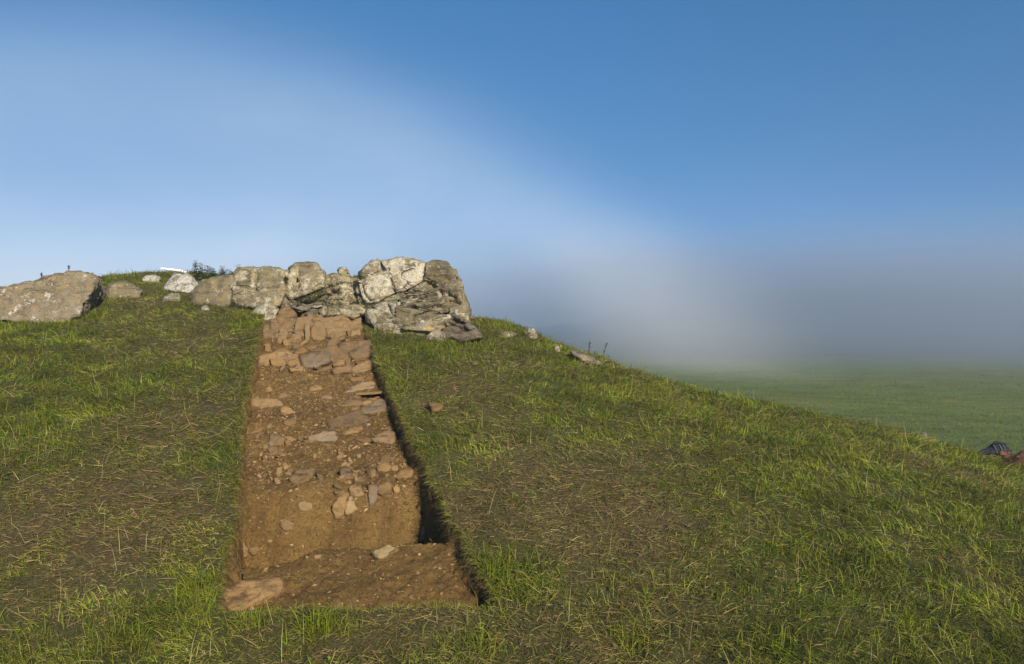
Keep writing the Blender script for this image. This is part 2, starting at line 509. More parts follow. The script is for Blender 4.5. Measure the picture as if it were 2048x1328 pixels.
# trench rims, given where they cross the slope
def slope_hit(px, py):
    v = (HY - py) / F; y = 2.53 / (.23 - v)
    return (px - CX) / F * y, y
_L = [slope_hit(*p) for p in ((430, 1300), (438, 1230), (441, 1180), (452, 1090), (470, 1000), (478, 940), (481, 850), (491, 780), (508, 700), (527, 632), (535, 600))]
_R = [slope_hit(*p) for p in ((1015, 1300), (1000, 1230), (984, 1180), (938, 1095), (888, 1000), (862, 950), (836, 900), (809, 850), (786, 790), (764, 740), (742, 680), (722, 635), (708, 600))]
def _rim(tab, y, seed):
    t = np.array(sorted(tab, key=lambda q: q[1]))
    y = np.asarray(y, float)
    sl = (t[-1, 0] - t[0, 0]) / (t[-1, 1] - t[0, 1])
    x = np.interp(y, t[:, 1], t[:, 0])
    x = np.where(y > t[-1, 1], t[-1, 0] + sl * (y - t[-1, 1]), x)
    x = np.where(y < t[0, 1], t[0, 0] + sl * (y - t[0, 1]), x)
    return x + .026 * n2(y, y * 0, 3.1, seed, 3) + .012 * n2(y, y * 0, 14.0, seed + 3, 2)
def xl(y): return _rim(_L, y, 1.5)
def xr(y): return _rim(_R, y, 6.5)
Y0, Y1 = 4.13, 11.35

def sstep(a, b, x):
    t = np.clip((x - a) / (b - a), 0, 1); return t * t * (3 - 2 * t)

def floor_depth(x, y):
    """Depth of the trench floor below the turf."""
    t = np.clip((x - xl(y)) / (xr(y) - xl(y)), 0, 1)
    ledge_end = 4.97 + .10 * t + .035 * n2(x, y * 0, 2.2, 2.0, 3) - .10 * sstep(.55, 0, t)
    d = .045 + .10 * sstep(Y0, Y0 + .25, y) - .035 * sstep(.70, .95, t) * sstep(4.5, 4.9, y)
    d = d + .05 * sstep(.45, .1, t) * sstep(4.45, 4.6, y)
    pit = sstep(ledge_end, ledge_end + .10, y) * .66
    up0 = 5.58 + .05 * n2(x, y * 0, 3.0, 5.0, 3) + .10 * (t - .5) ** 2
    pit = pit * (1 - .86 * sstep(up0 + .02, up0 + .46, y) - .14 * sstep(up0 + .2, up0 + .8, y))
    d = d + pit
    d = d + .09 * sstep(6.0, 6.5, y) - .04 * sstep(8.4, 9.0, y) - .11 * sstep(9.4, 11.2, y)
    d = d + .030 * n2(x, y, 2.8, 3.3, 4) + .012 * n2(x, y, 9, 1.3, 2)
    return np.maximum(d, .01)

def floor_z(x, y):
    return base_h(x, y) - floor_depth(x, y)

def in_trench(x, y, m=0.0):
    return (y > Y0 - m) & (y < Y1 + m) & (x > xl(y) - m) & (x < xr(y) + m)

def surf_z(x, y):
    return np.where(in_trench(x, y), floor_z(x, y), ground_h(x, y))

def hit(px, py, lo=3.2, hi=20.0, fn=surf_z):
    """Where the sight line through a picture point meets the ground or the trench floor."""
    r = ray(px, py); y = np.arange(lo, hi, .008)
    below = fn(r[0] * y, y) > r[2] * y
    i = int(np.argmax(below)) if below.any() else len(y) - 1
    return r * y[i]

def snormal(p, fn=surf_z, e=.06):
    x, y = np.array([p[0] - e, p[0] + e, p[0], p[0]]), np.array([p[1], p[1], p[1] - e, p[1] + e])
    z = fn(x, y)
    n = np.array([-(z[1] - z[0]) / (2 * e), -(z[3] - z[2]) / (2 * e), 1.0])
    return n / np.linalg.norm(n)

# patches of dead, trodden grass on the mound (1 = brown)
BROWN = [((1010, 960), .75, 1.0), ((1120, 1000), .75, 1.0), ((1230, 1030), .55, .8), ((960, 760), .7, .7), ((1040, 720), .6, .55), ((1050, 1230), .5, .6), ((1390, 1230), .45, .55), ((300, 830), .9, .8), ((250, 960), .8, .9), ((330, 1050), .7, .9),
         ((120, 1060), .6, .8), ((390, 660), .8, .55), ((420, 700), .7, .6), ((330, 605), .8, .6), ((1450, 870), .6, .5), ((100, 1240), .5, .6), ((700, 1290), .5, .6), ((1000, 840), .5, .5), ((1240, 890), .5, .4), ((170, 700), .5, .5), ((1230, 1150), .5, .6)]
GREEN = [((110, 820), .75, 1.0), ((40, 740), .8, .6), ((20, 660), .8, .8), ((900, 950), .35, .9), ((860, 880), .35, .8), ((1010, 1150), .28, 1.0), ((640, 1240), .12, 1.0), ((1450, 770), .8, .8), ((1550, 880), .7, .6), ((1900, 1000), .8, .7), ((1700, 1000), .7, .4),
         ((1950, 1250), .6, .8), ((1000, 690), .6, .5), ((480, 740), .4, .7), ((440, 930), .3, .6), ((400, 1200), .2, .7), ((820, 700), .4, .6), ((1100, 700), .6, .8), ((1200, 800), .5, .5), ((500, 640), .4, .8), ((1500, 1200), .4, .4)]
_bp = [(hit(*p, fn=ground_h), r, s) for p, r, s in BROWN]
_gp = [(hit(*p, fn=ground_h), r, s) for p, r, s in GREEN]
def brownness(x, y):
    b = .19 + .48 * n2(x, y, .9, 12.0, 4)
    for p, r, s in _bp:
        b = b + .66 * s * np.exp(-((x - p[0]) ** 2 + (y - p[1]) ** 2) / (r * r))
    for p, r, s in _gp:
        b = b - .80 * s * np.exp(-((x - p[0]) ** 2 + (y - p[1]) ** 2) / (r * r))
    return np.clip(b, 0, 1)

# ground sheet: the columns follow the trench rims, so the cut is exact
ys = np.concatenate([np.linspace(-4, 3.2, 30)[:-1], np.linspace(3.2, Y0, 26)[:-1], np.linspace(Y0, Y1, 200)[:-1], np.linspace(Y1, 16, 70)[:-1], np.linspace(16, 26, 30)])
nl, nr, nm = 130, 190, 24
sl_ = 1 - np.linspace(1, 0, nl) ** .62
sr_ = np.linspace(0, 1, nr) ** 1.6
rows = []
for y in ys:
    a, b = float(xl(y)), float(xr(y))
    rows.append(np.concatenate([-15 + (a + 15) * sl_, a + (b - a) * np.linspace(0, 1, nm + 1)[1:], b + (14 - b) * sr_[1:]]))
GX = np.array(rows); GY = np.repeat(ys[:, None], GX.shape[1], 1)
GZ = ground_h(GX, GY)
nc, nrw = GX.shape[1], len(ys)
idx = np.arange(nrw * nc).reshape(nrw, nc)
q = np.stack([idx[:-1, :-1], idx[:-1, 1:], idx[1:, 1:], idx[1:, :-1]], -1)
keep = np.ones(q.shape[:2], bool)
jr = (ys[:-1] > Y0 - 1e-6) & (ys[1:] < Y1 + 1e-6)
keep[np.ix_(jr, np.arange(nl - 1, nl - 1 + nm))] = False
ground = mesh_obj('ground', np.stack([GX, GY, GZ], -1).reshape(-1, 3), q[keep], M['turf'])
ba = ground.data.attributes.new('brown', 'FLOAT', 'POINT')
ba.data.foreach_set('value', brownness(GX, GY).ravel().astype(np.float32))
tag(ground, 'grassy slope of the rocky mound around the trench', kind='structure')

# trench: walls and floor in one swept sheet
ty = np.concatenate([np.linspace(Y0, 6.4, 150)[:-1], np.linspace(6.4, Y1, 190)])
nw, nf = 9, 84
cols = []
for y in ty:
    a, b = float(xl(y)), float(xr(y)); W = b - a
    g0, g1 = float(ground_h(np.array([a]), np.array([y]))[0]), float(ground_h(np.array([b]), np.array([y]))[0])
    f = np.linspace(.040, .975, nf); fx = a + W * f
    fz = floor_z(fx, np.full(nf, y))
    k = np.linspace(0, 1, nw)[:-1]
    wl_ = np.stack([a + (fx[0] - a) * k ** 1.5, np.full(nw - 1, y), g0 - .004 + (fz[0] - g0) * k], 1)
    wr_ = np.stack([b + (fx[-1] - b) * k ** 1.5, np.full(nw - 1, y), g1 - .004 + (fz[-1] - g1) * k], 1)[::-1]
    cols.append(np.concatenate([wl_, np.stack([fx, np.full(nf, y), fz], 1), wr_]))
TV = np.array(cols)
wn_ = nw - 1
amp_w = np.zeros(TV.shape[1]); amp_w[1:wn_ + 2] = 1; amp_w[-wn_ - 2:-1] = 1
disp = .040 * fbm((TV * np.array([7, 7, 11.])).reshape(-1, 3), 4).reshape(TV.shape[:2]) + .014 * pn((TV * 26).reshape(-1, 3)).reshape(TV.shape[:2])
TV[..., 0] += disp * amp_w[None, :]
fl = np.zeros(TV.shape[1]); fl[wn_ + 1:-wn_ - 1] = 1
TV[..., 2] += fl[None, :] * (.007 * pn((TV * 22).reshape(-1, 3)).reshape(TV.shape[:2]) + .004 * pn((TV * 55).reshape(-1, 3)).reshape(TV.shape[:2]))
# front and back ends drop from the turf to the floor
def end_row(y, r):
    z = ground_h(r[:, 0], np.full(len(r), y)) - .004
    return np.stack([r[:, 0], np.full(len(r), y), z], 1)
TV = np.concatenate([end_row(Y0, TV[0])[None], TV, end_row(Y1, TV[-1])[None]])
ti = np.arange(TV.shape[0] * TV.shape[1]).reshape(TV.shape[:2])
tq = np.stack([ti[:-1, :-1], ti[:-1, 1:], ti[1:, 1:], ti[1:, :-1]], -1).reshape(-1, 4)
trench = mesh_obj('trench', TV.reshape(-1, 3), tq, M['soil'])
tag(trench, 'long brown excavation trench cut up the grassy slope', kind='structure')

# field and far hill
fx_ = np.concatenate([-np.geomspace(230, .5, 70), np.geomspace(.5, 230, 70)])
fy_ = np.concatenate([np.linspace(-70, 5, 20)[:-1], np.linspace(5, 60, 110)])
FX, FY = np.meshgrid(fx_, fy_)
def field_z(x, y):
    return -2.95 + .05 * n2(x, y, .35, 3.0, 4) + .12 * n2(x, y, .06, 8.0, 2) - .004 * np.clip(y - 20, 0, 60)
FZ = field_z(FX, FY)
i_ = np.arange(FX.size).reshape(FX.shape)
fq = np.stack([i_[:-1, :-1], i_[:-1, 1:], i_[1:, 1:], i_[1:, :-1]], -1).reshape(-1, 4)
field = tag(mesh_obj('field', np.stack([FX, FY, FZ], -1).reshape(-1, 3), fq, M['field']), 'flat green pasture beyond the mound fading into fog', kind='structure')
hx, hy = np.linspace(-230, 230, 120), np.linspace(58, 150, 60)
HX, HYY = np.meshgrid(hx, hy)
HZ = field_z(HX, np.minimum(HYY, 60)) - .08 + sstep(62, 105, HYY) * (7.2 + 1.3 * n2(HX, HYY * .3, .03, 4, 3) + .0035 * HX) * (.12 + .88 * sstep(-8, 50, HX)) + .25 * n2(HX, HYY, .12, 7.0, 4) * sstep(60, 70, HYY)
i_ = np.arange(HX.size).reshape(HX.shape)
hq = np.stack([i_[:-1, :-1], i_[:-1, 1:], i_[1:, 1:], i_[1:, :-1]], -1).reshape(-1, 4)
M['hill'] = plain('hill_rough_pasture', (.10, .10, .050), .95, .05, (.065, .072, .032), .12)
hill = tag(mesh_obj('hill', np.stack([HX, HYY, HZ], -1).reshape(-1, 3), hq, M['hill']), 'low dark hillside beyond the pasture lost in fog', kind='structure')

# ------------------------------------------------------------------ rock outcrop
_P1, _P2 = at(390, 613, 11.9), at(930, 672, 10.15)
_n = np.cross(_P2 - _P1, np.array([0, .30, 1.0])); _n /= np.linalg.norm(_n)
if _n[1] > 0: _n = -_n
BED = np.array([(_P2 - _P1) / np.linalg.norm(_P2 - _P1) + np.array([0, 0, .28]), [0, 0, 0], _n])
BED[0] /= np.linalg.norm(BED[0]); BED[1] = np.cross(BED[2], BED[0]); BED[1] /= np.linalg.norm(BED[1])

def plane_hit(px, py, P, n):
    r = ray(px, py); return r * (P @ n) / (r @ n)

def frame_of(n):
    a = np.cross(np.array([0, 0, 1.0]), n)
    if np.linalg.norm(a) < .2: a = np.cross(np.array([0, 1.0, 0]), n)
    a /= np.linalg.norm(a)
    return np.stack([a, np.cross(n, a), n], 1)

def prism_pts(poly, P, n, top, back, shrink=.82, mid=.45, tilt=(0, 0), drop=1.0, view=1.0):
    """Corner points of a block whose face outline is the polygon, standing proud of plane (P, n)."""
    W = np.array([plane_hit(px, py, P, n) for px, py in poly]); c = W.mean(0)
    A = frame_of(n)
    ax = n * (1 - view) - c / np.linalg.norm(c) * view; ax /= np.linalg.norm(ax)
    nt_ = n + A[:, 0] * tilt[0] + A[:, 1] * tilt[1]; nt_ /= np.linalg.norm(nt_)
    def lift(s, h): 
        Q = c + (W - c) * s
        return Q + ax * h + n * (((Q - c) @ (A[:, 0] * tilt[0] + A[:, 1] * tilt[1]))[:, None])
    return np.concatenate([lift(shrink, top), lift(1.0, top * mid), c + (W - c) * drop - ax * back]), A

outcrop = empty('rock_outcrop')
tag(outcrop, 'cracked grey lichen-covered rock outcrop crowning the slope above the trench', 'rock outcrop')
CRACKS = [[(757, 523), (770, 540), (782, 560), (790, 583)], [(765, 547), (785, 552), (802, 540)], [(735, 606), (780, 597), (830, 583), (870, 570), (903, 560)], [(750, 613), (800, 604), (850, 592), (887, 583)], [(820, 617), (850, 621), (892, 617)],
          [(780, 604), (786, 625), (795, 640)], [(851, 528), (852, 545), (847, 558), (835, 566), (822, 580)], [(855, 562), (872, 575), (884, 573)], [(795, 570), (810, 576), (812, 590)], [(592, 566), (606, 551), (640, 542)], [(586, 540), (592, 566), (588, 595)],
          [(646, 550), (647, 575), (660, 580)], [(600, 604), (650, 585), (700, 572), (730, 562)], [(640, 610), (690, 600), (735, 604)], [(690, 565), (700, 590), (705, 606)], [(515, 540), (512, 575), (520, 604)], [(475, 575), (520, 582), (560, 575)],
          [(800, 600), (860, 598), (905, 590)], [(830, 640), (870, 630), (905, 628)], [(880, 585), (918, 600)], [(858, 606), (895, 604), (928, 612)], [(722, 556), (755, 547), (778, 540)], [(722, 560), (730, 590), (742, 606)], [(700, 590), (718, 588)], [(870, 650), (905, 640), (940, 655)], [(880, 665), (915, 655), (948, 668)]]
_cr = []
for ln_ in CRACKS:
    q_ = [plane_hit(a_, b_, _P1 + _n * .12, _n) for a_, b_ in ln_]
    _cr += list(zip(q_[:-1], q_[1:]))
def carve(X, g):
    """Open the joints of the bedrock as narrow grooves in the blocks."""
    out = np.zeros(len(X)); U, W_ = BED[0], np.cross(_n, BED[0])
    P2 = np.stack([X @ U, X @ W_], 1)
    wob = .012 * pn(X * 9)
    for a_, b_ in _cr:
        a2, b2 = np.array([a_ @ U, a_ @ W_]), np.array([b_ @ U, b_ @ W_]); d_ = b2 - a2
        t_ = np.clip(((P2 - a2) @ d_) / (d_ @ d_), 0, 1)
        ds = np.linalg.norm(P2 - a2 - t_[:, None] * d_, axis=1) + wob
        out = np.maximum(out, np.exp(-(ds / .020) ** 2))
    front = np.clip(g @ _n, 0, 1)
    return -.075 * out * front
def block(poly, off=0., top=.10, back=.55, mat='outcrop', sub=5, tilt=(0, 0), amp=.022, strata=.03, name='rock_block', parent=outcrop, p=60, cuts=7, shrink=.90):
    P = _P1 + _n * off
    pts, A = prism_pts(poly, P, _n, top, back, tilt=tilt, shrink=shrink)
    k = sum(int(a + b) for a, b in poly)
    return rock(name, pts, M[mat], parent, sub=max(sub, 4), axes=A, seed=k, amp=amp, freq=5, cuts=cuts, strata=(BED, strata) if strata else None, p=p, cutmin=.94, inflate=1.12, post=carve)

block([(472, 548), (478, 541), (500, 538), (530, 536), (545, 538), (562, 541), (566, 560), (567, 580), (566, 592), (556, 608), (535, 615), (500, 616), (482, 612), (470, 602), (467, 575)], .02, .16, .6, 'outcrop', 5, amp=.03, strata=.012)
block([(500, 628), (515, 615), (535, 607), (548, 611), (553, 620), (553, 636), (540, 642), (515, 638)], .16, .10, .4, 'outcrop_pale', 4, amp=.035)
block([(572, 572), (577, 545), (580, 537), (598, 531), (596, 553), (591, 574), (586, 596), (575, 592)], .02, .08, .5, 'outcrop', 4)
block([(581, 536), (595, 529), (615, 526), (631, 527), (641, 541), (622, 544), (605, 551), (592, 566), (584, 560)], -.12, .14, .6, 'outcrop', 4, tilt=(0, .2))
block([(591, 568), (606, 552), (622, 545), (641, 542), (646, 560), (647, 574), (630, 579), (610, 587), (591, 597), (585, 592)], -.02, .12, .5, 'outcrop', 4, amp=.015, strata=.008)
block([(646, 555), (660, 549), (678, 548), (684, 561), (665, 566), (650, 572), (647, 565)], -.12, .10, .5, 'outcrop', 4)
block([(676, 540), (684, 535), (692, 537), (700, 550), (698, 559), (686, 561), (680, 550)], -.22, .10, .4, 'outcrop', 4)
block([(702, 561), (715, 555), (722, 550), (728, 556), (725, 563), (710, 565)], -.2, .08, .4, 'outcrop_dark', 3)
block([(691, 567), (707, 565), (714, 575), (718, 586), (703, 587), (696, 575)], -.12, .09, .4, 'outcrop_pale', 4)
block([(687, 574), (693, 573), (701, 584), (699, 587), (690, 585)], -.12, .07, .4, 'outcrop', 3)
block([(690, 590), (705, 588), (719, 590), (719, 604), (705, 606), (692, 599)], -.08, .08, .4, 'outcrop', 4)
block([(655, 580), (675, 568), (684, 573), (665, 581)], -.14, .06, .4, 'outcrop', 3)
block([(655, 586), (680, 577), (683, 584), (660, 591)], -.10, .06, .4, 'outcrop', 3)
block([(597, 603), (625, 589), (648, 583), (649, 590), (630, 597), (605, 606)], -.02, .09, .4, 'outcrop_yellow', 4)
block([(664, 594), (680, 588), (689, 598), (670, 601)], -.08, .07, .4, 'outcrop', 3)
block([(622, 614), (645, 605), (662, 602), (665, 608), (645, 613), (626, 618)], .02, .09, .4, 'outcrop_pale', 4)
block([(638, 622), (650, 613), (665, 609), (676, 615), (680, 629), (660, 634), (642, 634)], .08, .10, .4, 'outcrop', 4)
block([(681, 616), (700, 609), (716, 610), (731, 620), (726, 629), (705, 636), (684, 631)], .06, .10, .4, 'outcrop', 4)
block([(612, 628), (622, 620), (636, 622), (640, 634), (628, 642), (616, 640)], .10, .07, .4, 'outcrop', 3)
block([(580, 600), (598, 604), (616, 612), (612, 620), (592, 618), (575, 612)], .0, .05, .4, 'outcrop_dark', 4, amp=.04)
# right massif
block([(721, 549), (729, 535), (740, 524), (755, 520), (763, 526), (770, 540), (755, 546), (730, 556), (723, 556)], -.02, .13, .6, 'outcrop_pale', 4)
block([(717, 563), (735, 556), (755, 547), (775, 541), (781, 552), (787, 568), (791, 584), (775, 591), (760, 599), (740, 605), (729, 598), (722, 580)], .02, .14, .6, 'outcrop_pale', 5, strata=.022, amp=.018)
block([(763, 524), (775, 523), (800, 518), (825, 521), (851, 529), (852, 545), (848, 557), (835, 564), (826, 573), (810, 578), (793, 584), (788, 565), (780, 548), (770, 535)], .02, .14, .6, 'outcrop_pale', 5, strata=.012, amp=.018)
block([(851, 529), (870, 524), (893, 527), (904, 539), (912, 550), (911, 562), (906, 571), (880, 577), (870, 563), (850, 558)], .04, .15, .6, 'outcrop_yellow', 5, strata=.015)
block([(825, 579), (832, 570), (845, 560), (868, 562), (878, 576), (860, 587), (845, 584), (835, 581)], .05, .10, .5, 'outcrop', 4)
block([(744, 604), (780, 592), (820, 580), (846, 580), (842, 588), (800, 598), (760, 608)], .05, .11, .5, 'outcrop', 4)
block([(745, 611), (775, 603), (800, 597), (800, 612), (790, 632), (772, 631), (757, 622)], .08, .13, .5, 'outcrop_pale', 5, strata=.03)
block([(798, 600), (820, 592), (850, 586), (880, 576), (890, 580), (888, 592), (850, 602), (815, 610)], .10, .12, .5, 'outcrop', 5, strata=.04)
block([(878, 578), (905, 569), (913, 566), (921, 595), (933, 615), (935, 634), (920, 640), (898, 628), (888, 612), (882, 595)], .08, .17, .6, 'outcrop_yellow', 5, strata=.022)
block([(792, 613), (815, 609), (850, 603), (888, 593), (898, 612), (896, 622), (870, 626), (840, 632), (805, 640), (790, 634)], .14, .12, .5, 'outcrop', 5, strata=.045)
block([(785, 640), (805, 639), (840, 633), (880, 625), (885, 629), (850, 640), (820, 652), (808, 656), (795, 650)], .18, .12, .5, 'outcrop', 4, strata=.03)
block([(806, 657), (850, 641), (882, 629), (898, 630), (895, 650), (880, 662), (850, 662), (825, 662)], .22, .16, .5, 'outcrop_yellow', 5, strata=.03)
block([(868, 655), (885, 638), (905, 624), (922, 632), (938, 645), (952, 662), (960, 674), (930, 682), (895, 680), (872, 670)], .16, .16, .7, 'outcrop_dark', 5, strata=.06, shrink=.8)
block([(898, 600), (915, 596), (930, 612), (936, 632), (940, 650), (915, 645), (898, 630)], .10, .14, .7, 'outcrop', 5, strata=.04)
block([(558, 546), (576, 543), (580, 570), (576, 598), (562, 604), (557, 580)], -.02, .07, .5, 'outcrop', 4, strata=.03)
block([(708, 566), (724, 560), (738, 590), (750, 614), (745, 630), (728, 628), (716, 600)], -.02, .09, .5, 'outcrop', 4, strata=.03)
block([(736, 620), (770, 626), (800, 640), (830, 653), (862, 662), (842, 676), (790, 672), (755, 658), (738, 642)], .16, .14, .6, 'outcrop', 5, strata=.04)
# dark heart of the outcrop behind the cracks
for poly, off in (([(470, 556), (560, 548), (640, 545), (650, 590), (640, 622), (560, 618), (480, 604)], -.03), ([(640, 556), (730, 556), (740, 610), (730, 630), (640, 628)], -.06),
                  ([(726, 548), (770, 530), (860, 532), (905, 545), (925, 610), (925, 650), (800, 645), (745, 618)], .05)):
    block(poly, off, .04, .5, 'outcrop', 5, amp=.05)

low = block([(385, 586), (395, 575), (412, 564), (425, 559), (445, 556), (462, 553), (467, 560), (465, 580), (457, 602), (455, 624), (440, 628), (405, 627), (388, 618)], .0, .18, .6, 'olive_rock', 5, amp=.03, strata=.01, name='boulder', parent=None)
tag(low, 'low olive-brown boulder leaning against the left end of the outcrop', 'boulder')
st = block([(404, 617), (412, 613), (418, 618), (417, 625), (408, 624)], .28, .06, .2, 'white_rock', 3, name='stone', parent=None, strata=0)
tag(st, 'small white stone in the grass under the low olive boulder', 'stone')

# ------------------------------------------------------------------ boulders and rocks in the turf
def loose(poly, d, label, mat, cat='rock', top=.10, back=.3, sub=4, lean=.35, amp=.03, name='rock', cuts=6, group=None, yaw=0., p=18, bury=9):
    c = np.mean(poly, 0); yb = max(q_[1] for q_ in poly) - 1.5
    g_ = hit(c[0], yb, 5, 19.5, ground_h)
    if g_[1] < 19.4: d = g_[1] + .5 * back * .3
    P = at(c[0], c[1], d)
    n = np.array([yaw, -1.0, lean]); n /= np.linalg.norm(n)
    poly = [(a_, b_ + (bury if b_ > c[1] + 1 else 0)) for a_, b_ in poly]
    pts, A = prism_pts(poly, P, n, top, back)
    o = rock(name, pts, M[mat], None, sub=sub, axes=A, seed=int(sum(map(sum, poly))), amp=amp, freq=6, cuts=cuts, p=p, cutmin=.88)
    return tag(o, label, cat, group)

n_b = np.array([.10, -1, .62]); n_b /= np.linalg.norm(n_b)
Pb = at(100, 600, 11.0)
front = [plane_hit(px, py, Pb, n_b) for px, py in ((-75, 600), (-30, 584), (0, 578), (50, 566), (100, 553), (160, 543), (187, 545), (197, 553), (172, 588), (159, 606), (154, 634), (137, 650), (60, 648), (10, 646), (-60, 630))]
right = [at(205, 572, 12.4), at(206, 612, 12.2), at(180, 628, 11.7)]
backp = [at(-75, 610, 12.4), at(-20, 592, 12.5), at(100, 562, 12.8), at(170, 548, 12.8), at(60, 648, 12.2)]
big = rock('boulder', front + right + backp, M['boulder'], None, sub=6, amp=.065, freq=5.5, cuts=4, p=34, seed=21, inflate=1.01, cutmin=.95)
tag(big, 'large brown boulder with a sloping top, lying at the left edge', 'boulder')
loose([(208, 582), (220, 570), (240, 563), (255, 563), (268, 572), (283, 579), (281, 590), (258, 593), (222, 592)], 12.2, 'brownish grey rock just right of the large brown boulder', 'olive_rock', top=.2, back=.3, lean=.7)
loose([(284, 558), (295, 552), (312, 551), (320, 555), (318, 561), (305, 564), (290, 563)], 13.6, 'small white rock left of the white sheet near the summit', 'white_rock', top=.12, back=.25, lean=1.0)
loose([(326, 568), (340, 557), (360, 550), (375, 549), (388, 557), (398, 568), (396, 577), (375, 579), (343, 576)], 13.0, 'white lichen-crusted rock, the largest white one below the summit', 'white_rock', top=.22, back=.35, lean=.8, sub=5)
loose([(332, 552), (345, 546), (355, 545), (361, 548), (352, 553)], 14.2, 'small grey rock in the turf just under the white sheet', 'grey_rock', top=.08, back=.2, lean=1.2)
loose([(316, 598), (330, 591), (345, 588), (357, 589), (360, 594), (340, 597)], 11.9, 'thin flat grey rock lying in the grass left of the outcrop', 'grey_rock', top=.07, back=.2, lean=1.3)
loose([(403, 560), (410, 558), (420, 562), (414, 567), (405, 565)], 13.2, 'small pale rock below the nettles', 'grey_rock', top=.06, back=.2, lean=.9, sub=3)
loose([(848, 672), (858, 664), (870, 659), (882, 660), (891, 669), (890, 678), (868, 676)], 9.85, 'small rounded pale stone at the foot of the outcrop', 'grey_rock', top=.12, back=.2, lean=.6)
loose([(746, 655), (751, 639), (757, 634), (766, 643), (766, 656), (756, 660)], 10.2, 'pointed pale brown stone in grass between trench and outcrop', 'grey_rock', top=.10, back=.2, lean=.3)
loose([(764, 652), (770, 657), (775, 664), (768, 666)], 9.9, 'small sliver of pale stone beside the pointed stone', 'grey_rock', top=.05, back=.1, lean=.4, sub=3)
loose([(992, 670), (1005, 664), (1022, 663), (1034, 668), (1026, 674), (1000, 675)], 11.2, 'flat brown stone in the grass right of the outcrop', 'olive_rock', top=.05, back=.2, lean=1.0, bury=2)
loose([(1047, 664), (1056, 658), (1066, 660), (1074, 668), (1073, 678), (1060, 676), (1050, 670)], 11.5, 'pale broken rock poking out of the turf edge right of the outcrop', 'grey_rock', top=.06, back=.25, lean=.4, bury=2)
loose([(1110, 698), (1113, 692), (1118, 692), (1120, 700), (1115, 703)], 11.4, 'small pale stone on the skyline right of the outcrop', 'grey_rock', cat='stone', name='stone', top=.05, back=.1, sub=3)
loose([(1140, 704), (1150, 703), (1170, 710), (1190, 718), (1204, 727), (1190, 728), (1165, 722), (1148, 714)], 11.55, 'dark low rock ledge on the skyline below the dock stalks', 'outcrop_dark', top=.05, back=.3, lean=.3, bury=3)
loose([(1841, 876), (1844, 866), (1850, 864), (1855, 872), (1855, 878), (1845, 879)], 9.75, 'small grey stone on the grassy skyline toward the dark bag', 'olive_rock', cat='stone', name='stone', top=.05, back=.1, lean=.3)

# stones in the trench
def tstone(poly, mat='st_brown', top=.035, back=.10, sub=3, tilt=(0, 0), up=.35, name='stone', parent=trench, amp=.010, cuts=6, lift=0., p=60):
    c = np.mean(poly, 0); P = hit(c[0], c[1])
    n = snormal(P)
    n = n * up + np.array([-P[0], -P[1], 0]) / np.linalg.norm(P[:2]) * (1 - up); n /= np.linalg.norm(n)
    pts, A = prism_pts(poly, P + n * lift, n, top, back, tilt=tilt, shrink=.86, view=.4)
    return rock(name, pts, M[mat], parent, sub=sub, axes=A, seed=int(sum(map(sum, poly))), amp=amp, freq=11, cuts=cuts, p=p, cutmin=.80, inflate=1.12)

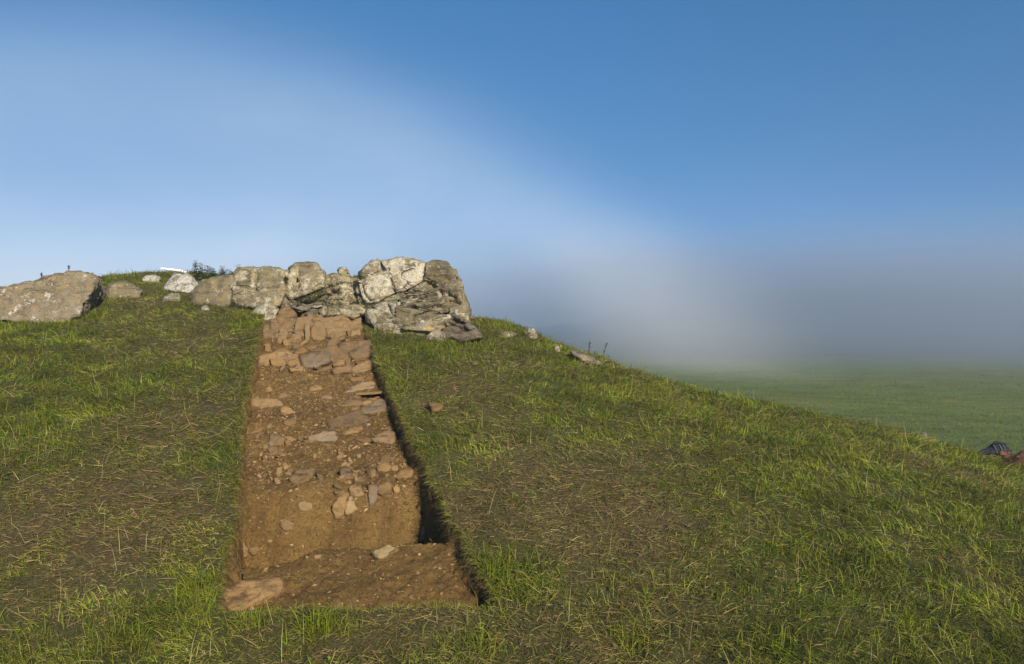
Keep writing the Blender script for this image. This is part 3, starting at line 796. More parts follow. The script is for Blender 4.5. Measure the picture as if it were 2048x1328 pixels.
BEDROCK = [
 ('st_brown', .06, [(540, 645), (553, 645), (560, 655), (558, 680), (553, 698), (542, 695), (539, 670)]),
 ('st_brown', .08, [(586, 662), (604, 643), (609, 650), (606, 667), (598, 672)]),
 ('st_purple', .07, [(575, 684), (587, 671), (601, 673), (603, 687), (588, 693), (581, 698)]),
 ('st_ochre', .08, [(586, 695), (601, 691), (609, 699), (617, 704), (596, 719), (589, 716)]),
 ('st_grey', .12, [(601, 718), (620, 706), (643, 703), (662, 712), (664, 730), (640, 737), (620, 745), (609, 741), (606, 730)]),
 ('st_brown', .11, [(624, 657), (638, 643), (649, 655), (653, 669), (647, 688), (631, 691), (621, 678)]),
 ('st_grey', .10, [(645, 643), (680, 634), (712, 639), (717, 651), (691, 656), (653, 657)]),
 ('st_brown', .08, [(653, 661), (702, 657), (699, 667), (671, 682), (657, 677)]),
 ('st_purple', .06, [(668, 699), (690, 688), (713, 684), (715, 691), (690, 698)]),
 ('st_purple', .09, [(700, 704), (738, 691), (748, 700), (743, 720), (713, 727), (699, 716)]),
 ('st_brown', .08, [(702, 738), (739, 723), (743, 741), (740, 749), (705, 749)]),
 ('st_ochre', .07, [(575, 729), (596, 719), (603, 732), (582, 736)]),
 ('st_ochre', .06, [(580, 738), (606, 735), (607, 744), (582, 745)]),
 ('st_brown', .06, [(560, 650), (572, 655), (576, 665), (574, 690), (562, 701), (556, 690)]),
 ('st_brown', .08, [(552, 626), (568, 621), (597, 637), (582, 655), (566, 646)]),
 ('st_brown', .06, [(609, 650), (620, 650), (622, 668), (619, 692), (611, 690)]),
 ('st_ochre', .05, [(541, 741), (549, 735), (553, 742), (551, 749), (541, 749)]),
 ('st_ochre', .06, [(664, 729), (685, 722), (691, 733), (668, 736)]),
 ('st_ochre', .06, [(692, 722), (700, 718), (702, 734), (693, 736)]),
 ('st_ochre', .05, [(626, 746), (660, 733), (666, 737), (640, 746)]),
 ('st_purple', .06, [(666, 707), (686, 700), (685, 708), (671, 713)]),
 ('st_ochre', .05, [(529, 692), (540, 689), (542, 706), (531, 706)]),
 ('st_ochre', .05, [(545, 705), (560, 700), (575, 702), (584, 712), (565, 718), (548, 716)]),
 ('st_brown', .05, [(531, 650), (540, 646), (540, 672), (532, 682)]),
 ('st_ochre', .05, [(540, 722), (556, 718), (572, 724), (572, 734), (545, 736)]),
 ('st_ochre', .06, [(612, 694), (624, 691), (636, 692), (630, 700), (616, 702)]),
 ('st_brown', .06, [(655, 684), (668, 684), (690, 676), (686, 685), (664, 697), (652, 698)]),
 ('st_brown', .05, [(704, 660), (718, 655), (722, 668), (716, 680), (702, 677)]),
 ('st_brown', .06, [(664, 739), (700, 735), (703, 748), (668, 750)]),
]
for mt, tp, poly in BEDROCK:
    tstone(poly, mt, tp * RS.uniform(.5, 1.2), .22, 4, up=.46, amp=.013, lift=RS.uniform(-.01, .02), tilt=tuple(RS.uniform(-.35, .35, 2)))
for mt, tp, poly in (('st_brown', .10, [(556, 626), (578, 612), (598, 620), (592, 642), (562, 642)]), ('st_purple', .09, [(600, 630), (618, 617), (640, 628), (632, 648), (606, 648)]), ('st_brown', .10, [(648, 636), (676, 623), (702, 630), (696, 648), (655, 648)]),
                     ('st_grey', .08, [(698, 634), (720, 621), (730, 640), (706, 652)]), ('st_brown', .08, [(530, 650), (545, 632), (562, 634), (560, 654), (536, 662)]), ('st_grey', .07, [(628, 634), (646, 626), (654, 640), (640, 652)])):
    tstone(poly, mt, tp, .3, 4, up=.35, amp=.02, lift=.05, tilt=tuple(RS.uniform(-.3, .3, 2)))
# wider ledges of bedrock the blocks break out of
for mt, tp, poly in (('st_brown', .035, [(528, 652), (560, 630), (600, 640), (612, 680), (590, 712), (545, 716), (528, 690)]), ('st_brown', .04, [(596, 640), (640, 634), (662, 660), (656, 700), (610, 706), (592, 680)]),
                     ('st_brown', .04, [(640, 640), (716, 632), (728, 665), (716, 690), (660, 702), (640, 680)]), ('st_brown', .03, [(520, 712), (590, 704), (610, 722), (606, 744), (560, 748), (522, 742)]),
                     ('st_brown', .035, [(600, 712), (664, 694), (700, 706), (706, 736), (660, 746), (610, 746)]), ('st_purple', .03, [(680, 690), (736, 684), (750, 712), (746, 746), (700, 746), (684, 716)])):
    tstone(poly, mt, tp * .25, .25, 5, up=.55, amp=.03, lift=-.015)
for k_ in range(34):                         # smaller broken pieces wedged between them
    cx_, cy_ = RS.uniform(532, 738), RS.uniform(640, 748); a_ = RS.uniform(5, 12); b_ = a_ * RS.uniform(.45, .9); th_ = RS.uniform(0, 3.1)
    if not (527 - (cy_ - 632) * .26 + 8 < cx_ < 722 + (cy_ - 635) * .40 - 8): continue
    poly = []
    for w_ in np.sort(RS.uniform(0, 6.28, 6)):
        u_, v_ = a_ * math.cos(w_), b_ * math.sin(w_)
        poly.append((cx_ + u_ * math.cos(th_) - v_ * math.sin(th_), cy_ + u_ * math.sin(th_) + v_ * math.cos(th_)))
    tstone(poly, ('st_brown', 'st_ochre', 'st_purple', 'st_grey')[k_ % 4], RS.uniform(.04, .08), .15, 3, up=.42, tilt=tuple(RS.uniform(-.3, .3, 2)), lift=.015)
FLOOR = [
 ('st_purple', .03, [(552, 791), (574, 786), (576, 793), (560, 800)]),
 ('st_brown', .035, [(503, 801), (555, 801), (564, 813), (556, 829), (528, 823), (505, 812)]),
 ('st_ochre', .05, [(560, 818), (575, 814), (590, 825), (594, 832), (564, 835)]),
 ('st_ochre', .05, [(567, 843), (595, 837), (594, 847), (579, 856), (568, 853)]),
 ('st_ochre', .04, [(496, 874), (500, 866), (525, 857), (524, 864)]),
 ('st_ochre', .035, [(488, 872), (490, 862), (497, 860), (497, 871)]),
 ('st_brown', .045, [(506, 880), (512, 870), (526, 864), (529, 869), (516, 876)]),
 ('st_purple', .05, [(537, 890), (543, 867), (558, 869), (575, 883), (572, 893), (544, 893)]),
 ('st_brown', .035, [(509, 896), (514, 888), (537, 887), (537, 896)]),
 ('st_brown', .045, [(536, 900), (540, 895), (557, 895), (556, 913), (540, 915)]),
 ('st_cream', .03, [(518, 912), (520, 903), (526, 906), (526, 915), (521, 918)]),
 ('st_cream', .03, [(528, 918), (531, 911), (536, 914), (534, 921)]),
 ('st_cream', .03, [(555, 908), (559, 904), (563, 907), (561, 912)]),
 ('st_ochre', .04, [(567, 876), (582, 875), (597, 880), (588, 889), (575, 884)]),
 ('st_purple', .035, [(571, 885), (580, 882), (584, 892), (573, 895)]),
 ('st_grey', .05, [(690, 790), (705, 776), (727, 767), (749, 765), (743, 780), (716, 785)]),
 ('st_brown', .05, [(659, 827), (690, 805), (716, 789), (725, 804), (716, 816), (673, 828)]),
 ('st_ochre', .05, [(723, 807), (738, 799), (755, 797), (749, 808), (729, 815)]),
 ('st_grey', .07, [(719, 822), (743, 812), (758, 800), (771, 803), (775, 818), (771, 827), (746, 832), (724, 832)]),
 ('st_purple', .06, [(655, 842), (685, 832), (716, 823), (724, 836), (739, 845), (736, 857), (697, 860), (677, 872), (663, 866)]),
 ('st_ochre', .045, [(685, 872), (698, 860), (716, 854), (728, 861), (713, 868)]),
 ('st_purple', .06, [(745, 884), (762, 871), (781, 864), (791, 868), (787, 897), (767, 893)]),
 ('st_ochre', .045, [(711, 880), (740, 876), (744, 883), (729, 890)]),
 ('st_grey', .045, [(617, 874), (650, 867), (668, 867), (675, 880), (671, 893), (640, 894), (618, 891)]),
 ('st_brown', .05, [(757, 928), (766, 914), (793, 917), (785, 926)]),
 ('st_ochre', .03, [(672, 920), (678, 912), (685, 914), (684, 920)]),
 ('st_brown', .06, [(578, 961), (591, 945), (609, 942), (628, 939), (628, 952), (602, 977), (583, 968)]),
 ('st_brown', .03, [(632, 943), (645, 957), (649, 968), (640, 966)]),
 ('st_brown', .04, [(550, 952), (555, 938), (565, 935), (566, 948), (556, 954)]),
 ('st_brown', .035, [(572, 943), (578, 934), (590, 936), (588, 945), (578, 947)]),
 ('st_ochre', .03, [(535, 945), (540, 938), (546, 946), (543, 955)]),
 ('st_ochre', .035, [(679, 935), (688, 926), (697, 927), (700, 935)]),
 ('st_ochre', .06, [(755, 951), (757, 935), (773, 927), (788, 938), (774, 952)]),
 ('st_grey', .055, [(735, 974), (754, 970), (756, 993), (749, 1014), (738, 1014)]),
 ('st_ochre', .055, [(756, 973), (773, 964), (784, 973), (782, 993), (773, 997), (757, 989)]),
 ('st_ochre', .04, [(786, 978), (792, 970), (801, 977), (799, 989), (789, 988)]),
 ('st_ochre', .05, [(790, 954), (807, 941), (827, 943), (825, 959), (799, 962)]),
 ('st_ochre', .055, [(664, 1020), (681, 992), (697, 990), (691, 1006), (689, 1033), (671, 1038)]),
 ('st_pale', .055, [(690, 1008), (700, 992), (717, 1019), (693, 1032)]),
 ('st_ochre', .045, [(705, 943), (717, 950), (712, 964), (706, 958)]),
 ('st_brown', .045, [(717, 951), (731, 963), (727, 971), (712, 966)]),
 ('st_purple', .04, [(680, 940), (700, 937), (704, 955), (703, 970), (682, 974)]),
 ('st_ochre', .035, [(740, 945), (746, 938), (754, 942), (752, 958), (742, 960)]),
 ('st_brown', .035, [(700, 972), (712, 968), (722, 975), (726, 990), (712, 996), (702, 988)]),
 ('st_brown', .03, [(596, 1005), (610, 1000), (622, 1006), (624, 1020), (608, 1026), (597, 1018)]),
 ('st_brown', .03, [(560, 1045), (576, 1040), (590, 1048), (588, 1062), (566, 1062)]),
 ('st_ochre', .03, [(500, 1035), (508, 1028), (514, 1034), (508, 1041)]),
 ('st_brown', .03, [(640, 795), (655, 790), (668, 796), (660, 802), (645, 802)]),
 ('st_ochre', .03, [(594, 780), (604, 779), (606, 784), (598, 786)]),
 ('st_brown', .035, [(615, 778), (632, 772), (645, 776), (640, 784), (622, 785)]),
 ('st_ochre', .02, [(548, 760), (566, 757), (567, 761), (550, 763)]),
 ('st_ochre', .02, [(614, 751), (626, 750), (627, 754), (616, 755)]),
 ('st_brown', .03, [(530, 780), (540, 776), (546, 782), (538, 788)]),
 ('st_ochre', .035, [(700, 757), (726, 754), (730, 762), (704, 764)]),
 ('st_cream', .02, [(690, 1151), (699, 1145), (708, 1148), (704, 1156)]),
 ('st_cream', .015, [(862, 1137), (872, 1133), (879, 1135), (870, 1141)]),
 ('st_cream', .015, [(830, 1148), (836, 1144), (839, 1149), (833, 1153)]),
 ('st_brown', .03, [(530, 1112), (537, 1105), (543, 1109), (540, 1116)]),
 ('st_ochre', .03, [(500, 1100), (512, 1091), (522, 1096), (518, 1108), (506, 1110)]),
 ('st_brown', .03, [(628, 1113), (638, 1108), (645, 1111), (640, 1118), (630, 1119)]),
]
for mt, tp, poly in FLOOR:
    tstone(poly, mt, tp * .75, .12, 3 if len(poly) < 6 else 4, up=.62, amp=.014, lift=-.006, tilt=tuple(RS.uniform(-.12, .12, 2)))
# rubble half buried in the fill
for k_ in range(90):
    t_ = RS.rand() ** .8; cy_ = 775 + 225 * t_; cx_ = RS.uniform(500 - 20 * t_, 755 + 75 * t_)
    if k_ % 3 == 0: cx_, cy_ = RS.uniform(500, 600), RS.uniform(850, 960)
    if k_ % 3 == 1: cx_, cy_ = RS.uniform(670, 815), RS.uniform(905, 1000)
    a_ = RS.uniform(4, 11); b_ = a_ * RS.uniform(.4, .8); th_ = RS.uniform(-.6, .9)
    poly = []
    for w_ in np.sort(RS.uniform(0, 6.28, 6)):
        u_, v_ = a_ * math.cos(w_), b_ * math.sin(w_)
        poly.append((cx_ + u_ * math.cos(th_) - v_ * math.sin(th_), cy_ + u_ * math.sin(th_) + v_ * math.cos(th_)))
    tstone(poly, ('st_brown', 'st_ochre', 'st_brown', 'st_purple', 'st_ochre')[k_ % 5], RS.uniform(.012, .035), .08, 3, up=.6, tilt=tuple(RS.uniform(-.25, .25, 2)), lift=-.004, amp=.008)
# small stones and crumbs of earth scattered through the fill, each kind joined into one part
def crumbs(name, count, smin, smean, palette, sink, ymax=11.0, sub=1):
    V0, F0 = ico(sub); n_near = 0
    y = Y0 + .04 + (ymax - Y0) * RS.uniform(0, 1, count) ** 1.0; t = RS.uniform(.025, .975, count)
    y = np.where((y < 5.05) & (RS.uniform(0, 1, count) < .65), 6.2 + 3 * RS.uniform(0, 1, count), y)
    x = xl(y) + t * (xr(y) - xl(y)); z = floor_z(x, y)
    s_ = smin + RS.gamma(1.8, smean, count)
    B = RS.normal(size=(count, 3, 3)) * .28 + np.eye(3)
    B[:, :, 2] *= .75
    V = np.einsum('vk,nkj->nvj', V0, B) * (1 + RS.uniform(-.22, .22, (count, len(V0), 1))) * s_[:, None, None]
    V += np.stack([x, y, z - sink * s_], 1)[:, None, :]
    Fc = (F0[None] + (np.arange(count) * len(V0))[:, None, None]).reshape(-1, 3)
    o = mesh_obj(name, V.reshape(-1, 3), Fc, M['crumb'], trench, smooth=False)
    pal = np.array(palette)[RS.randint(0, len(palette), count)] * RS.uniform(.75, 1.25, (count, 1))
    cc = np.ones((count, len(V0), 4), np.float32); cc[..., :3] = pal[:, None, :]
    o.data.attributes.new('col', 'FLOAT_COLOR', 'POINT').data.foreach_set('color', cc.ravel())
    return tag(o, kind='stuff')
crumbs('pebbles', 230, .0035, .0040, [(.21, .14, .06), (.17, .11, .05), (.25, .175, .08), (.15, .10, .055), (.33, .25, .13)], .35)
crumbs('soil_crumbs', 12000, .002, .0026, [(.20, .125, .048), (.15, .094, .038), (.11, .067, .029), (.22, .138, .054)], .2)

def thing_stone(poly, label, mat, **k):
    return tag(tstone(poly, mat, name='stone', parent=None, **k), label, 'stone')
thing_stone([(743, 1111), (760, 1102), (780, 1095), (797, 1099), (789, 1109), (771, 1122), (760, 1125), (751, 1119)], 'smooth cream stone lying on the earth ledge at the near end of the trench', 'st_cream', top=.075, back=.05, sub=5, up=.6, amp=.014, p=14)
thing_stone([(470, 1078), (478, 1071), (486, 1079), (494, 1094), (496, 1106), (486, 1117), (471, 1117)], 'upright tan stone leaning on the left trench wall near the ledge', 'st_ochre', top=.07, back=.08, sub=4, up=.15)
thing_stone([(440, 1200), (451, 1179), (494, 1169), (557, 1161), (568, 1174), (548, 1195), (489, 1222), (460, 1234), (442, 1220)], 'large flat brown slab in the near left corner of the trench', 'st_ochre', top=.045, back=.10, sub=5, up=.85, amp=.022, p=24)
thing_stone([(841, 1078), (844, 1056), (851, 1049), (855, 1058), (853, 1074), (845, 1083)], 'pale stone in the shadowed right corner of the pit', 'st_cream', top=.05, back=.08, sub=3, up=.1)
# slab jutting from the right wall over a dark gap
Ps = hit(741, 797); Ps = at(741, 786, Ps[1] - .02)
w = .17
sp = []
for dx, dy in ((-1.0, -.25), (-.8, .35), (.0, .6), (1.15, .75), (1.1, -.1), (.1, -.45)):
    for dz in (-.013, .013):
        sp.append(Ps + np.array([dx * w, dy * w, dz + dx * .012]))
o = rock('stone_slab', sp, M['st_ochre'], None, sub=4, amp=.005, freq=12, cuts=2, p=16, seed=5)
tag(o, 'thin flat stone slab jutting from the right trench wall over a dark gap', 'stone slab')
o = tstone([(855, 806), (868, 809), (886, 812), (881, 822), (866, 825), (861, 816)], 'st_ochre', .03, .03, 3, up=.85, parent=None, lift=.05)
tag(o, 'flat three-cornered orange stone lying on the grass right of the trench', 'stone')

# ------------------------------------------------------------------ grass
def blades(name, X, Y, Z, L, W, lean_dir, elev, curl, col, label=None, parent=None, segs=2):
    """One mesh of tapering bent blades: root (X,Y,Z), length, width, heading, rise angle, droop, colour."""
    n = len(X)
    hx, hy = np.cos(lean_dir), np.sin(lean_dir)
    sx, sy = -hy, hx                                      # blade's flat side
    tw = RS.uniform(-.9, .9, n)
    V = np.zeros((n, 2 * segs + 1, 3), np.float32)
    px_, pz_ = np.zeros(n), np.zeros(n)
    el = elev.copy()
    for s in range(segs + 1):
        wv = W * (1.0, .78, .45)[s] * .5 if s < segs else 0 * W
        cx, cy, cz = X + hx * px_, Y + hy * px_, Z + pz_
        ox, oy, oz = (sx * np.cos(tw)) * wv, (sy * np.cos(tw)) * wv, np.sin(tw) * wv
        if s < segs:
            V[:, 2 * s] = np.stack([cx - ox, cy - oy, cz - oz], 1); V[:, 2 * s + 1] = np.stack([cx + ox, cy + oy, cz + oz], 1)
        else:
            V[:, 2 * s] = np.stack([cx, cy, cz], 1)
        st_ = L / segs
        px_ = px_ + np.cos(el) * st_; pz_ = pz_ + np.sin(el) * st_
        el = el - curl
    b = (np.arange(n) * (2 * segs + 1))[:, None]
    tri = []
    for s in range(segs - 1):
        tri += [[2 * s, 2 * s + 1, 2 * s + 3], [2 * s, 2 * s + 3, 2 * s + 2]]
    tri.append([2 * segs - 2, 2 * segs - 1, 2 * segs])
    Fc = np.concatenate([b + np.array(t)[None] for t in tri])
    o = mesh_obj(name, V.reshape(-1, 3), Fc, M['blade'], parent, smooth=False)
    ca = o.data.attributes.new('col', 'FLOAT_COLOR', 'POINT')
    cc = np.ones((n, 2 * segs + 1, 4), np.float32); cc[..., :3] = col[:, None, :]
    ca.data.foreach_set('color', cc.ravel())
    if label: tag(o, label, kind='stuff')
    return o

def sample_mound(n, ymin=3.0, ymax=16.5, power=.30):
    u = RS.uniform(0, 1, n); a = 1 - power
    y = (ymin ** a + u * (ymax ** a - ymin ** a)) ** (1 / a)
    x = RS.uniform(-1, 1, n) * (.74 * y + .9)
    k = ~in_trench(x, y, .012)
    x, y = x[k], y[k]
    # leave out the far side that the crest hides
    r = x / y
    lim = np.interp(r, [-.8, -.5, -.42, -.05, .1, .25, .6, .9], [16.5, 16.5, 15.8, 13.2, 13.0, 12.4, 11.2, 10.8])
    k = y < lim
    return x[k], y[k]

def heading(x, y):
    """Grass lies mostly downhill, swirled by trampling."""
    return -1.57 + 2.4 * n2(x, y, .55, 21.0, 2) + 1.3 * n2(x, y, 2.5, 22.0, 2)

def jitter(c, n, a=.18):
    return c * (1 + RS.uniform(-a, a, (n, 1))) * (1 + RS.uniform(-a * .4, a * .4, (n, 3)))

G1, G2, G3 = np.array([.152, .192, .014]), np.array([.255, .278, .027]), np.array([.066, .100, .009])
D1, D2, D3 = np.array([.275, .208, .086]), np.array([.165, .118, .048]), np.array([.40, .32, .145])

# living grass
x, y = sample_mound(500000)
b = brownness(x, y)
tuft = n2(x, y, 4.0, 33.0, 2)
k = RS.uniform(0, 1, len(x)) < np.clip(1.25 - .78 * b + .5 * tuft, .26, 1)
x, y, b, tuft = x[k], y[k], b[k], tuft[k]
n = len(x); sc = (y / 4.2) ** .55
mixg = np.clip(.45 + .8 * n2(x, y, 1.6, 40.0, 3) + RS.normal(0, .25, n), 0, 1)[:, None]
col = G1 * (1 - mixg) + G2 * mixg
dk = (RS.uniform(0, 1, n) < .3)[:, None]
col = np.where(dk, G3, col)
old = (RS.uniform(0, 1, n) < .10 + .35 * b)[:, None]
col = jitter(np.where(old, D1 * .6 + G2 * .4, col), n, .25) * np.clip(1 + .75 * n2(x, y, 2.2, 45.0, 3), .55, 1.45)[:, None]
L = (.024 + .030 * RS.gamma(2.2, .5, n)) * (1 + .9 * np.clip(tuft, -.5, 1)) * (1 - .35 * b) * np.clip(sc, 1, 1.35)
W = RS.uniform(.0026, .0052, n) * sc
blades('grass', x, y, ground_h(x, y) - .006, L, W, heading(x, y) + RS.normal(0, 1.0, n), np.clip(RS.normal(.68, .36, n) - .35 * b, .05, 1.5), RS.uniform(.1, .8, n), col,
       'short green and olive grass covering the mound')
# dead trodden thatch, lying flat
x, y = sample_mound(400000)
b = brownness(x, y)
k = RS.uniform(0, 1, len(x)) < np.clip(.22 + .70 * b, 0, 1)
x, y, b = x[k], y[k], b[k]
n = len(x); sc = (y / 4.2) ** .55
r = RS.uniform(0, 1, n)[:, None]
col = np.where(r < .42, D1, np.where(r < .78, D2, np.where(r < .86, D3, G1 * .6 + D2 * .4)))
warm = (.5 + .5 * n2(x, y, 1.3, 51.0, 2))[:, None]
col = jitter(col * (np.array([1.0, .97, .90]) * (1 - warm) + np.array([1.06, .96, .82]) * warm), n, .25)
L = (.020 + .030 * RS.gamma(2.0, .6, n)) * np.clip(sc, 1, 1.3)
W = RS.uniform(.0020, .0042, n) * sc
blades('dead_grass', x, y, ground_h(x, y) + RS.uniform(-.002, .022, n), L, W, heading(x, y) + RS.normal(0, 1.3, n), RS.normal(.10, .22, n), RS.uniform(-.2, .35, n), col,
       'matted brown dead grass and clippings strewn over the mound')
# long seeding stems and straws, standing or fallen
x, y = sample_mound(2600)
n = len(x); b = brownness(x, y)
col = jitter(np.where((RS.uniform(0, 1, n) < .7)[:, None], D3 * 1.05, G2), n, .2)
el = np.where(RS.uniform(0, 1, n) < .55, RS.uniform(.0, .4, n), RS.uniform(.6, 1.5, n))
blades('grass_stems', x, y, ground_h(x, y) + .012, RS.uniform(.09, .26, n), RS.uniform(.0016, .0028, n) * (y / 4.2) ** .6, RS.uniform(0, 6.28, n), el, RS.uniform(0, .5, n), col,
       'scattered long straw-coloured grass stems', segs=2)
# small broad leaves of clover and plantain in the sward
x, y = sample_mound(5000)
k = (n2(x, y, 1.4, 71.0, 2) > .02) & (y < 9); x, y = x[k], y[k]; n = len(x)
blades('clover_leaves', x, y, ground_h(x, y) + RS.uniform(.004, .03, n), RS.uniform(.018, .04, n), RS.uniform(.009, .018, n), RS.uniform(0, 6.28, n), RS.uniform(.0, .6, n), RS.uniform(.1, .7, n), jitter(np.tile(np.array([.130, .170, .022]), (n, 1)), n, .2), 'small round clover and plantain leaves among the grass')
# rough fringe hanging over the cut turf edges and bushy tufts
def tuft_at(px, py, count, spread, Lm, fn=ground_h):
    p = hit(px, py, fn=fn)
    xx, yy = p[0] + RS.normal(0, spread, count), p[1] + RS.normal(0, spread, count)
    return xx, yy, np.full(count, Lm)
tx, tyy, tl = [], [], []
for a in ((640, 1262, 300, .06, .12), (700, 1265, 70, .05, .09), (1010, 1180, 420, .16, .12), (985, 1130, 160, .08, .10), (390, 1180, 160, .07, .11), (495, 1255, 140, .06, .10), (405, 1230, 140, .06, .09), (110, 830, 260, .22, .12), (60, 900, 200, .2, .11), (1290, 790, 260, .3, .13),
          (1340, 805, 260, .3, .14), (1420, 850, 200, .25, .12), (1300, 1180, 160, .16, .13), (1250, 1270, 160, .12, .12), (1540, 1300, 160, .1, .12), (1850, 1290, 220, .2, .13), (1960, 1200, 200, .2, .13), (1700, 1130, 200, .2, .12), (1990, 1060, 220, .3, .12), (1650, 900, 220, .3, .12), (1560, 960, 200, .25, .12),
          (20, 650, 200, .2, .12), (120, 652, 220, .2, .12), (185, 632, 200, .15, .12), (860, 700, 200, .2, .10), (500, 650, 200, .12, .10), (480, 628, 160, .12, .10), (730, 645, 120, .08, .10), (890, 690, 200, .18, .12), (960, 690, 160, .15, .12), (1000, 655, 200, .2, .12), (230, 598, 160, .2, .12), (60, 1300, 160, .1, .12), (250, 1290, 160, .1, .12), (930, 1290, 160, .1, .11)):
    q_ = tuft_at(*a[:4], a[4]); tx.append(q_[0]); tyy.append(q_[1]); tl.append(q_[2])
x, y, Lm = np.concatenate(tx), np.concatenate(tyy), np.concatenate(tl)
k = ~in_trench(x, y, .0); x, y, Lm = x[k], y[k], Lm[k]; n = len(x)
mixg = RS.uniform(0, 1, n)[:, None]
blades('grass_tufts', x, y, ground_h(x, y) - .005, Lm * RS.uniform(.5, 1.35, n), RS.uniform(.003, .0055, n) * (y / 4.2) ** .5, RS.uniform(0, 6.28, n), np.clip(RS.normal(.9, .33, n), .25, 1.5), RS.uniform(.2, .9, n), jitter((G1 * (1 - mixg) + G2 * mixg) * .78, n), 'taller bright green grass tufts dotted over the mound')
ee = []
for fn_, sgn in ((xl, -1), (xr, 1)):
    yy = RS.uniform(Y0, 11.2, 5200) ** 1.0
    xx = fn_(yy) + sgn * np.abs(RS.normal(0, .03, 5200)) + sgn * .004
    ee.append((xx, yy, np.where(sgn < 0, 0.0, math.pi) + RS.normal(0, .8, 5200)))
xx = RS.uniform(-1.6, -.1, 1500); ee.append((xx, np.full(1500, Y0) - np.abs(RS.normal(0, .03, 1500)), 1.57 + RS.normal(0, .7, 1500)))
x, y, hd = (np.concatenate([q_[i] for q_ in ee]) for i in range(3)); n = len(x)
r = RS.uniform(0, 1, n)[:, None]
col = jitter(np.where(r < .35, G1, np.where(r < .55, G2, np.where(r < .85, D2, D1))), n, .25)
blades('edge_grass', x, y, ground_h(x, y) - .004, RS.uniform(.03, .09, n), RS.uniform(.002, .004, n) * (y / 4.2) ** .5, hd, RS.uniform(-.3, .8, n), RS.uniform(.3, 1.1, n), col, 'ragged grass overhanging the cut edges of the trench')
# grass and moss rooted in the cracks of the outcrop
cxs, cys = [], []
for (x0, y0), (x1, y1), c_ in (((571, 553), (573, 566), 60), ((592, 603), (648, 580), 150), ((646, 576), (690, 562), 130), ((625, 601), (690, 596), 150), ((690, 587), (720, 606), 60), ((722, 606), (745, 612), 50), ((735, 628), (765, 634), 160), ((850, 560), (872, 563), 50),
                               ((745, 606), (840, 586), 60), ((470, 606), (500, 614), 120), ((455, 612), (475, 600), 60), ((700, 552), (724, 550), 60), ((560, 545), (568, 560), 40), ((800, 662), (900, 680), 220)):
    t_ = RS.uniform(0, 1, c_); cxs.append(x0 + (x1 - x0) * t_ + RS.normal(0, 1.5, c_)); cys.append(y0 + (y1 - y0) * t_ + RS.normal(0, 1.5, c_))
Pq = np.array([plane_hit(a_, b_, _P1 + _n * .14, _n) for a_, b_ in zip(np.concatenate(cxs), np.concatenate(cys))]); n = len(Pq)
blades('crevice_grass', Pq[:, 0], Pq[:, 1], Pq[:, 2] - .02, RS.uniform(.03, .08, n), RS.uniform(.006, .012, n), -1.57 + RS.normal(0, 1.2, n), RS.uniform(.1, 1.3, n), RS.uniform(.2, 1.0, n), jitter(np.tile(np.array([.075, .095, .018]), (n, 1)), n, .3), 'dark green moss and grass growing in the cracks of the outcrop')
# roots and torn turf fibre on the dark right wall and left wall
ee = []
for fn_, sgn, cnt in ((xl, 1, 2600), (xr, -1, 5200)):
    yy = RS.uniform(Y0 + .05, 10.6, cnt); xx = fn_(yy) + sgn * .012
    dep = floor_depth(xx, yy); zz = ground_h(xx, yy) - dep * RS.beta(1.0, 2.6, cnt)
    ee.append((xx, yy, zz, np.where(sgn > 0, 0.0, math.pi) + RS.normal(0, 1.2, cnt)))
x, y, z, hd = (np.concatenate([q_[i] for q_ in ee]) for i in range(4)); n = len(x)
blades('root_fibres', x, y, z, RS.uniform(.02, .08, n), RS.uniform(.001, .0022, n) * (y / 4.2) ** .5, hd, RS.uniform(-1.3, .3, n), RS.uniform(-.2, .6, n), jitter(np.where((RS.uniform(0, 1, n) < .6)[:, None], D2, D1 * .8), n, .3), 'brown root fibres hanging from the trench walls')
# straws lying in the trench
n = 420
y = RS.uniform(Y0 + .05, 9, n); x = xl(y) + (xr(y) - xl(y)) * RS.uniform(.04, .96, n)
blades('trench_straws', x, y, floor_z(x, y) + .012, RS.uniform(.02, .09, n), RS.uniform(.0012, .0022, n) * (y / 4.2) ** .5, RS.uniform(0, 6.28, n), RS.uniform(-.1, .25, n), RS.uniform(-.1, .2, n), jitter(np.tile(D3, (n, 1)), n, .25), 'dry straws fallen on the trench floor')
# pasture grass beyond the mound
n = 110000
u = RS.uniform(0, 1, n); y = 9 + 36 * u ** 1.3
x = RS.uniform(-.02, .78, n) * y
z = field_z(x, y); k = base_h(x, np.minimum(y, 25)) < z + .02
k |= y > 24
x, y, z = x[k], y[k], z[k]; n = len(x)
t_ = np.clip(.5 + n2(x, y * 2, .5, 61.0, 3), 0, 1)[:, None]
col = jitter(np.array([.110, .145, .020]) * (1 - t_) + np.array([.180, .190, .034]) * t_, n, .2)
blades('field_grass', x, y, z - .01, RS.uniform(.05, .12, n), RS.uniform(.006, .012, n) * (y / 16) ** .7, RS.uniform(0, 6.28, n), RS.uniform(.2, 1.1, n), RS.uniform(.1, .8, n), col, 'damp green pasture grass beyond the mound')

# ------------------------------------------------------------------ weeds on the skyline
M['stem'] = plain('weed_stem', (.085, .060, .030), .8)
M['seed'] = plain('seed_head_brown', (.075, .060, .034), .9)
M['leaf'] = plain('weed_leaf', (.085, .125, .030), .6, .3, (.120, .160, .042), 40)

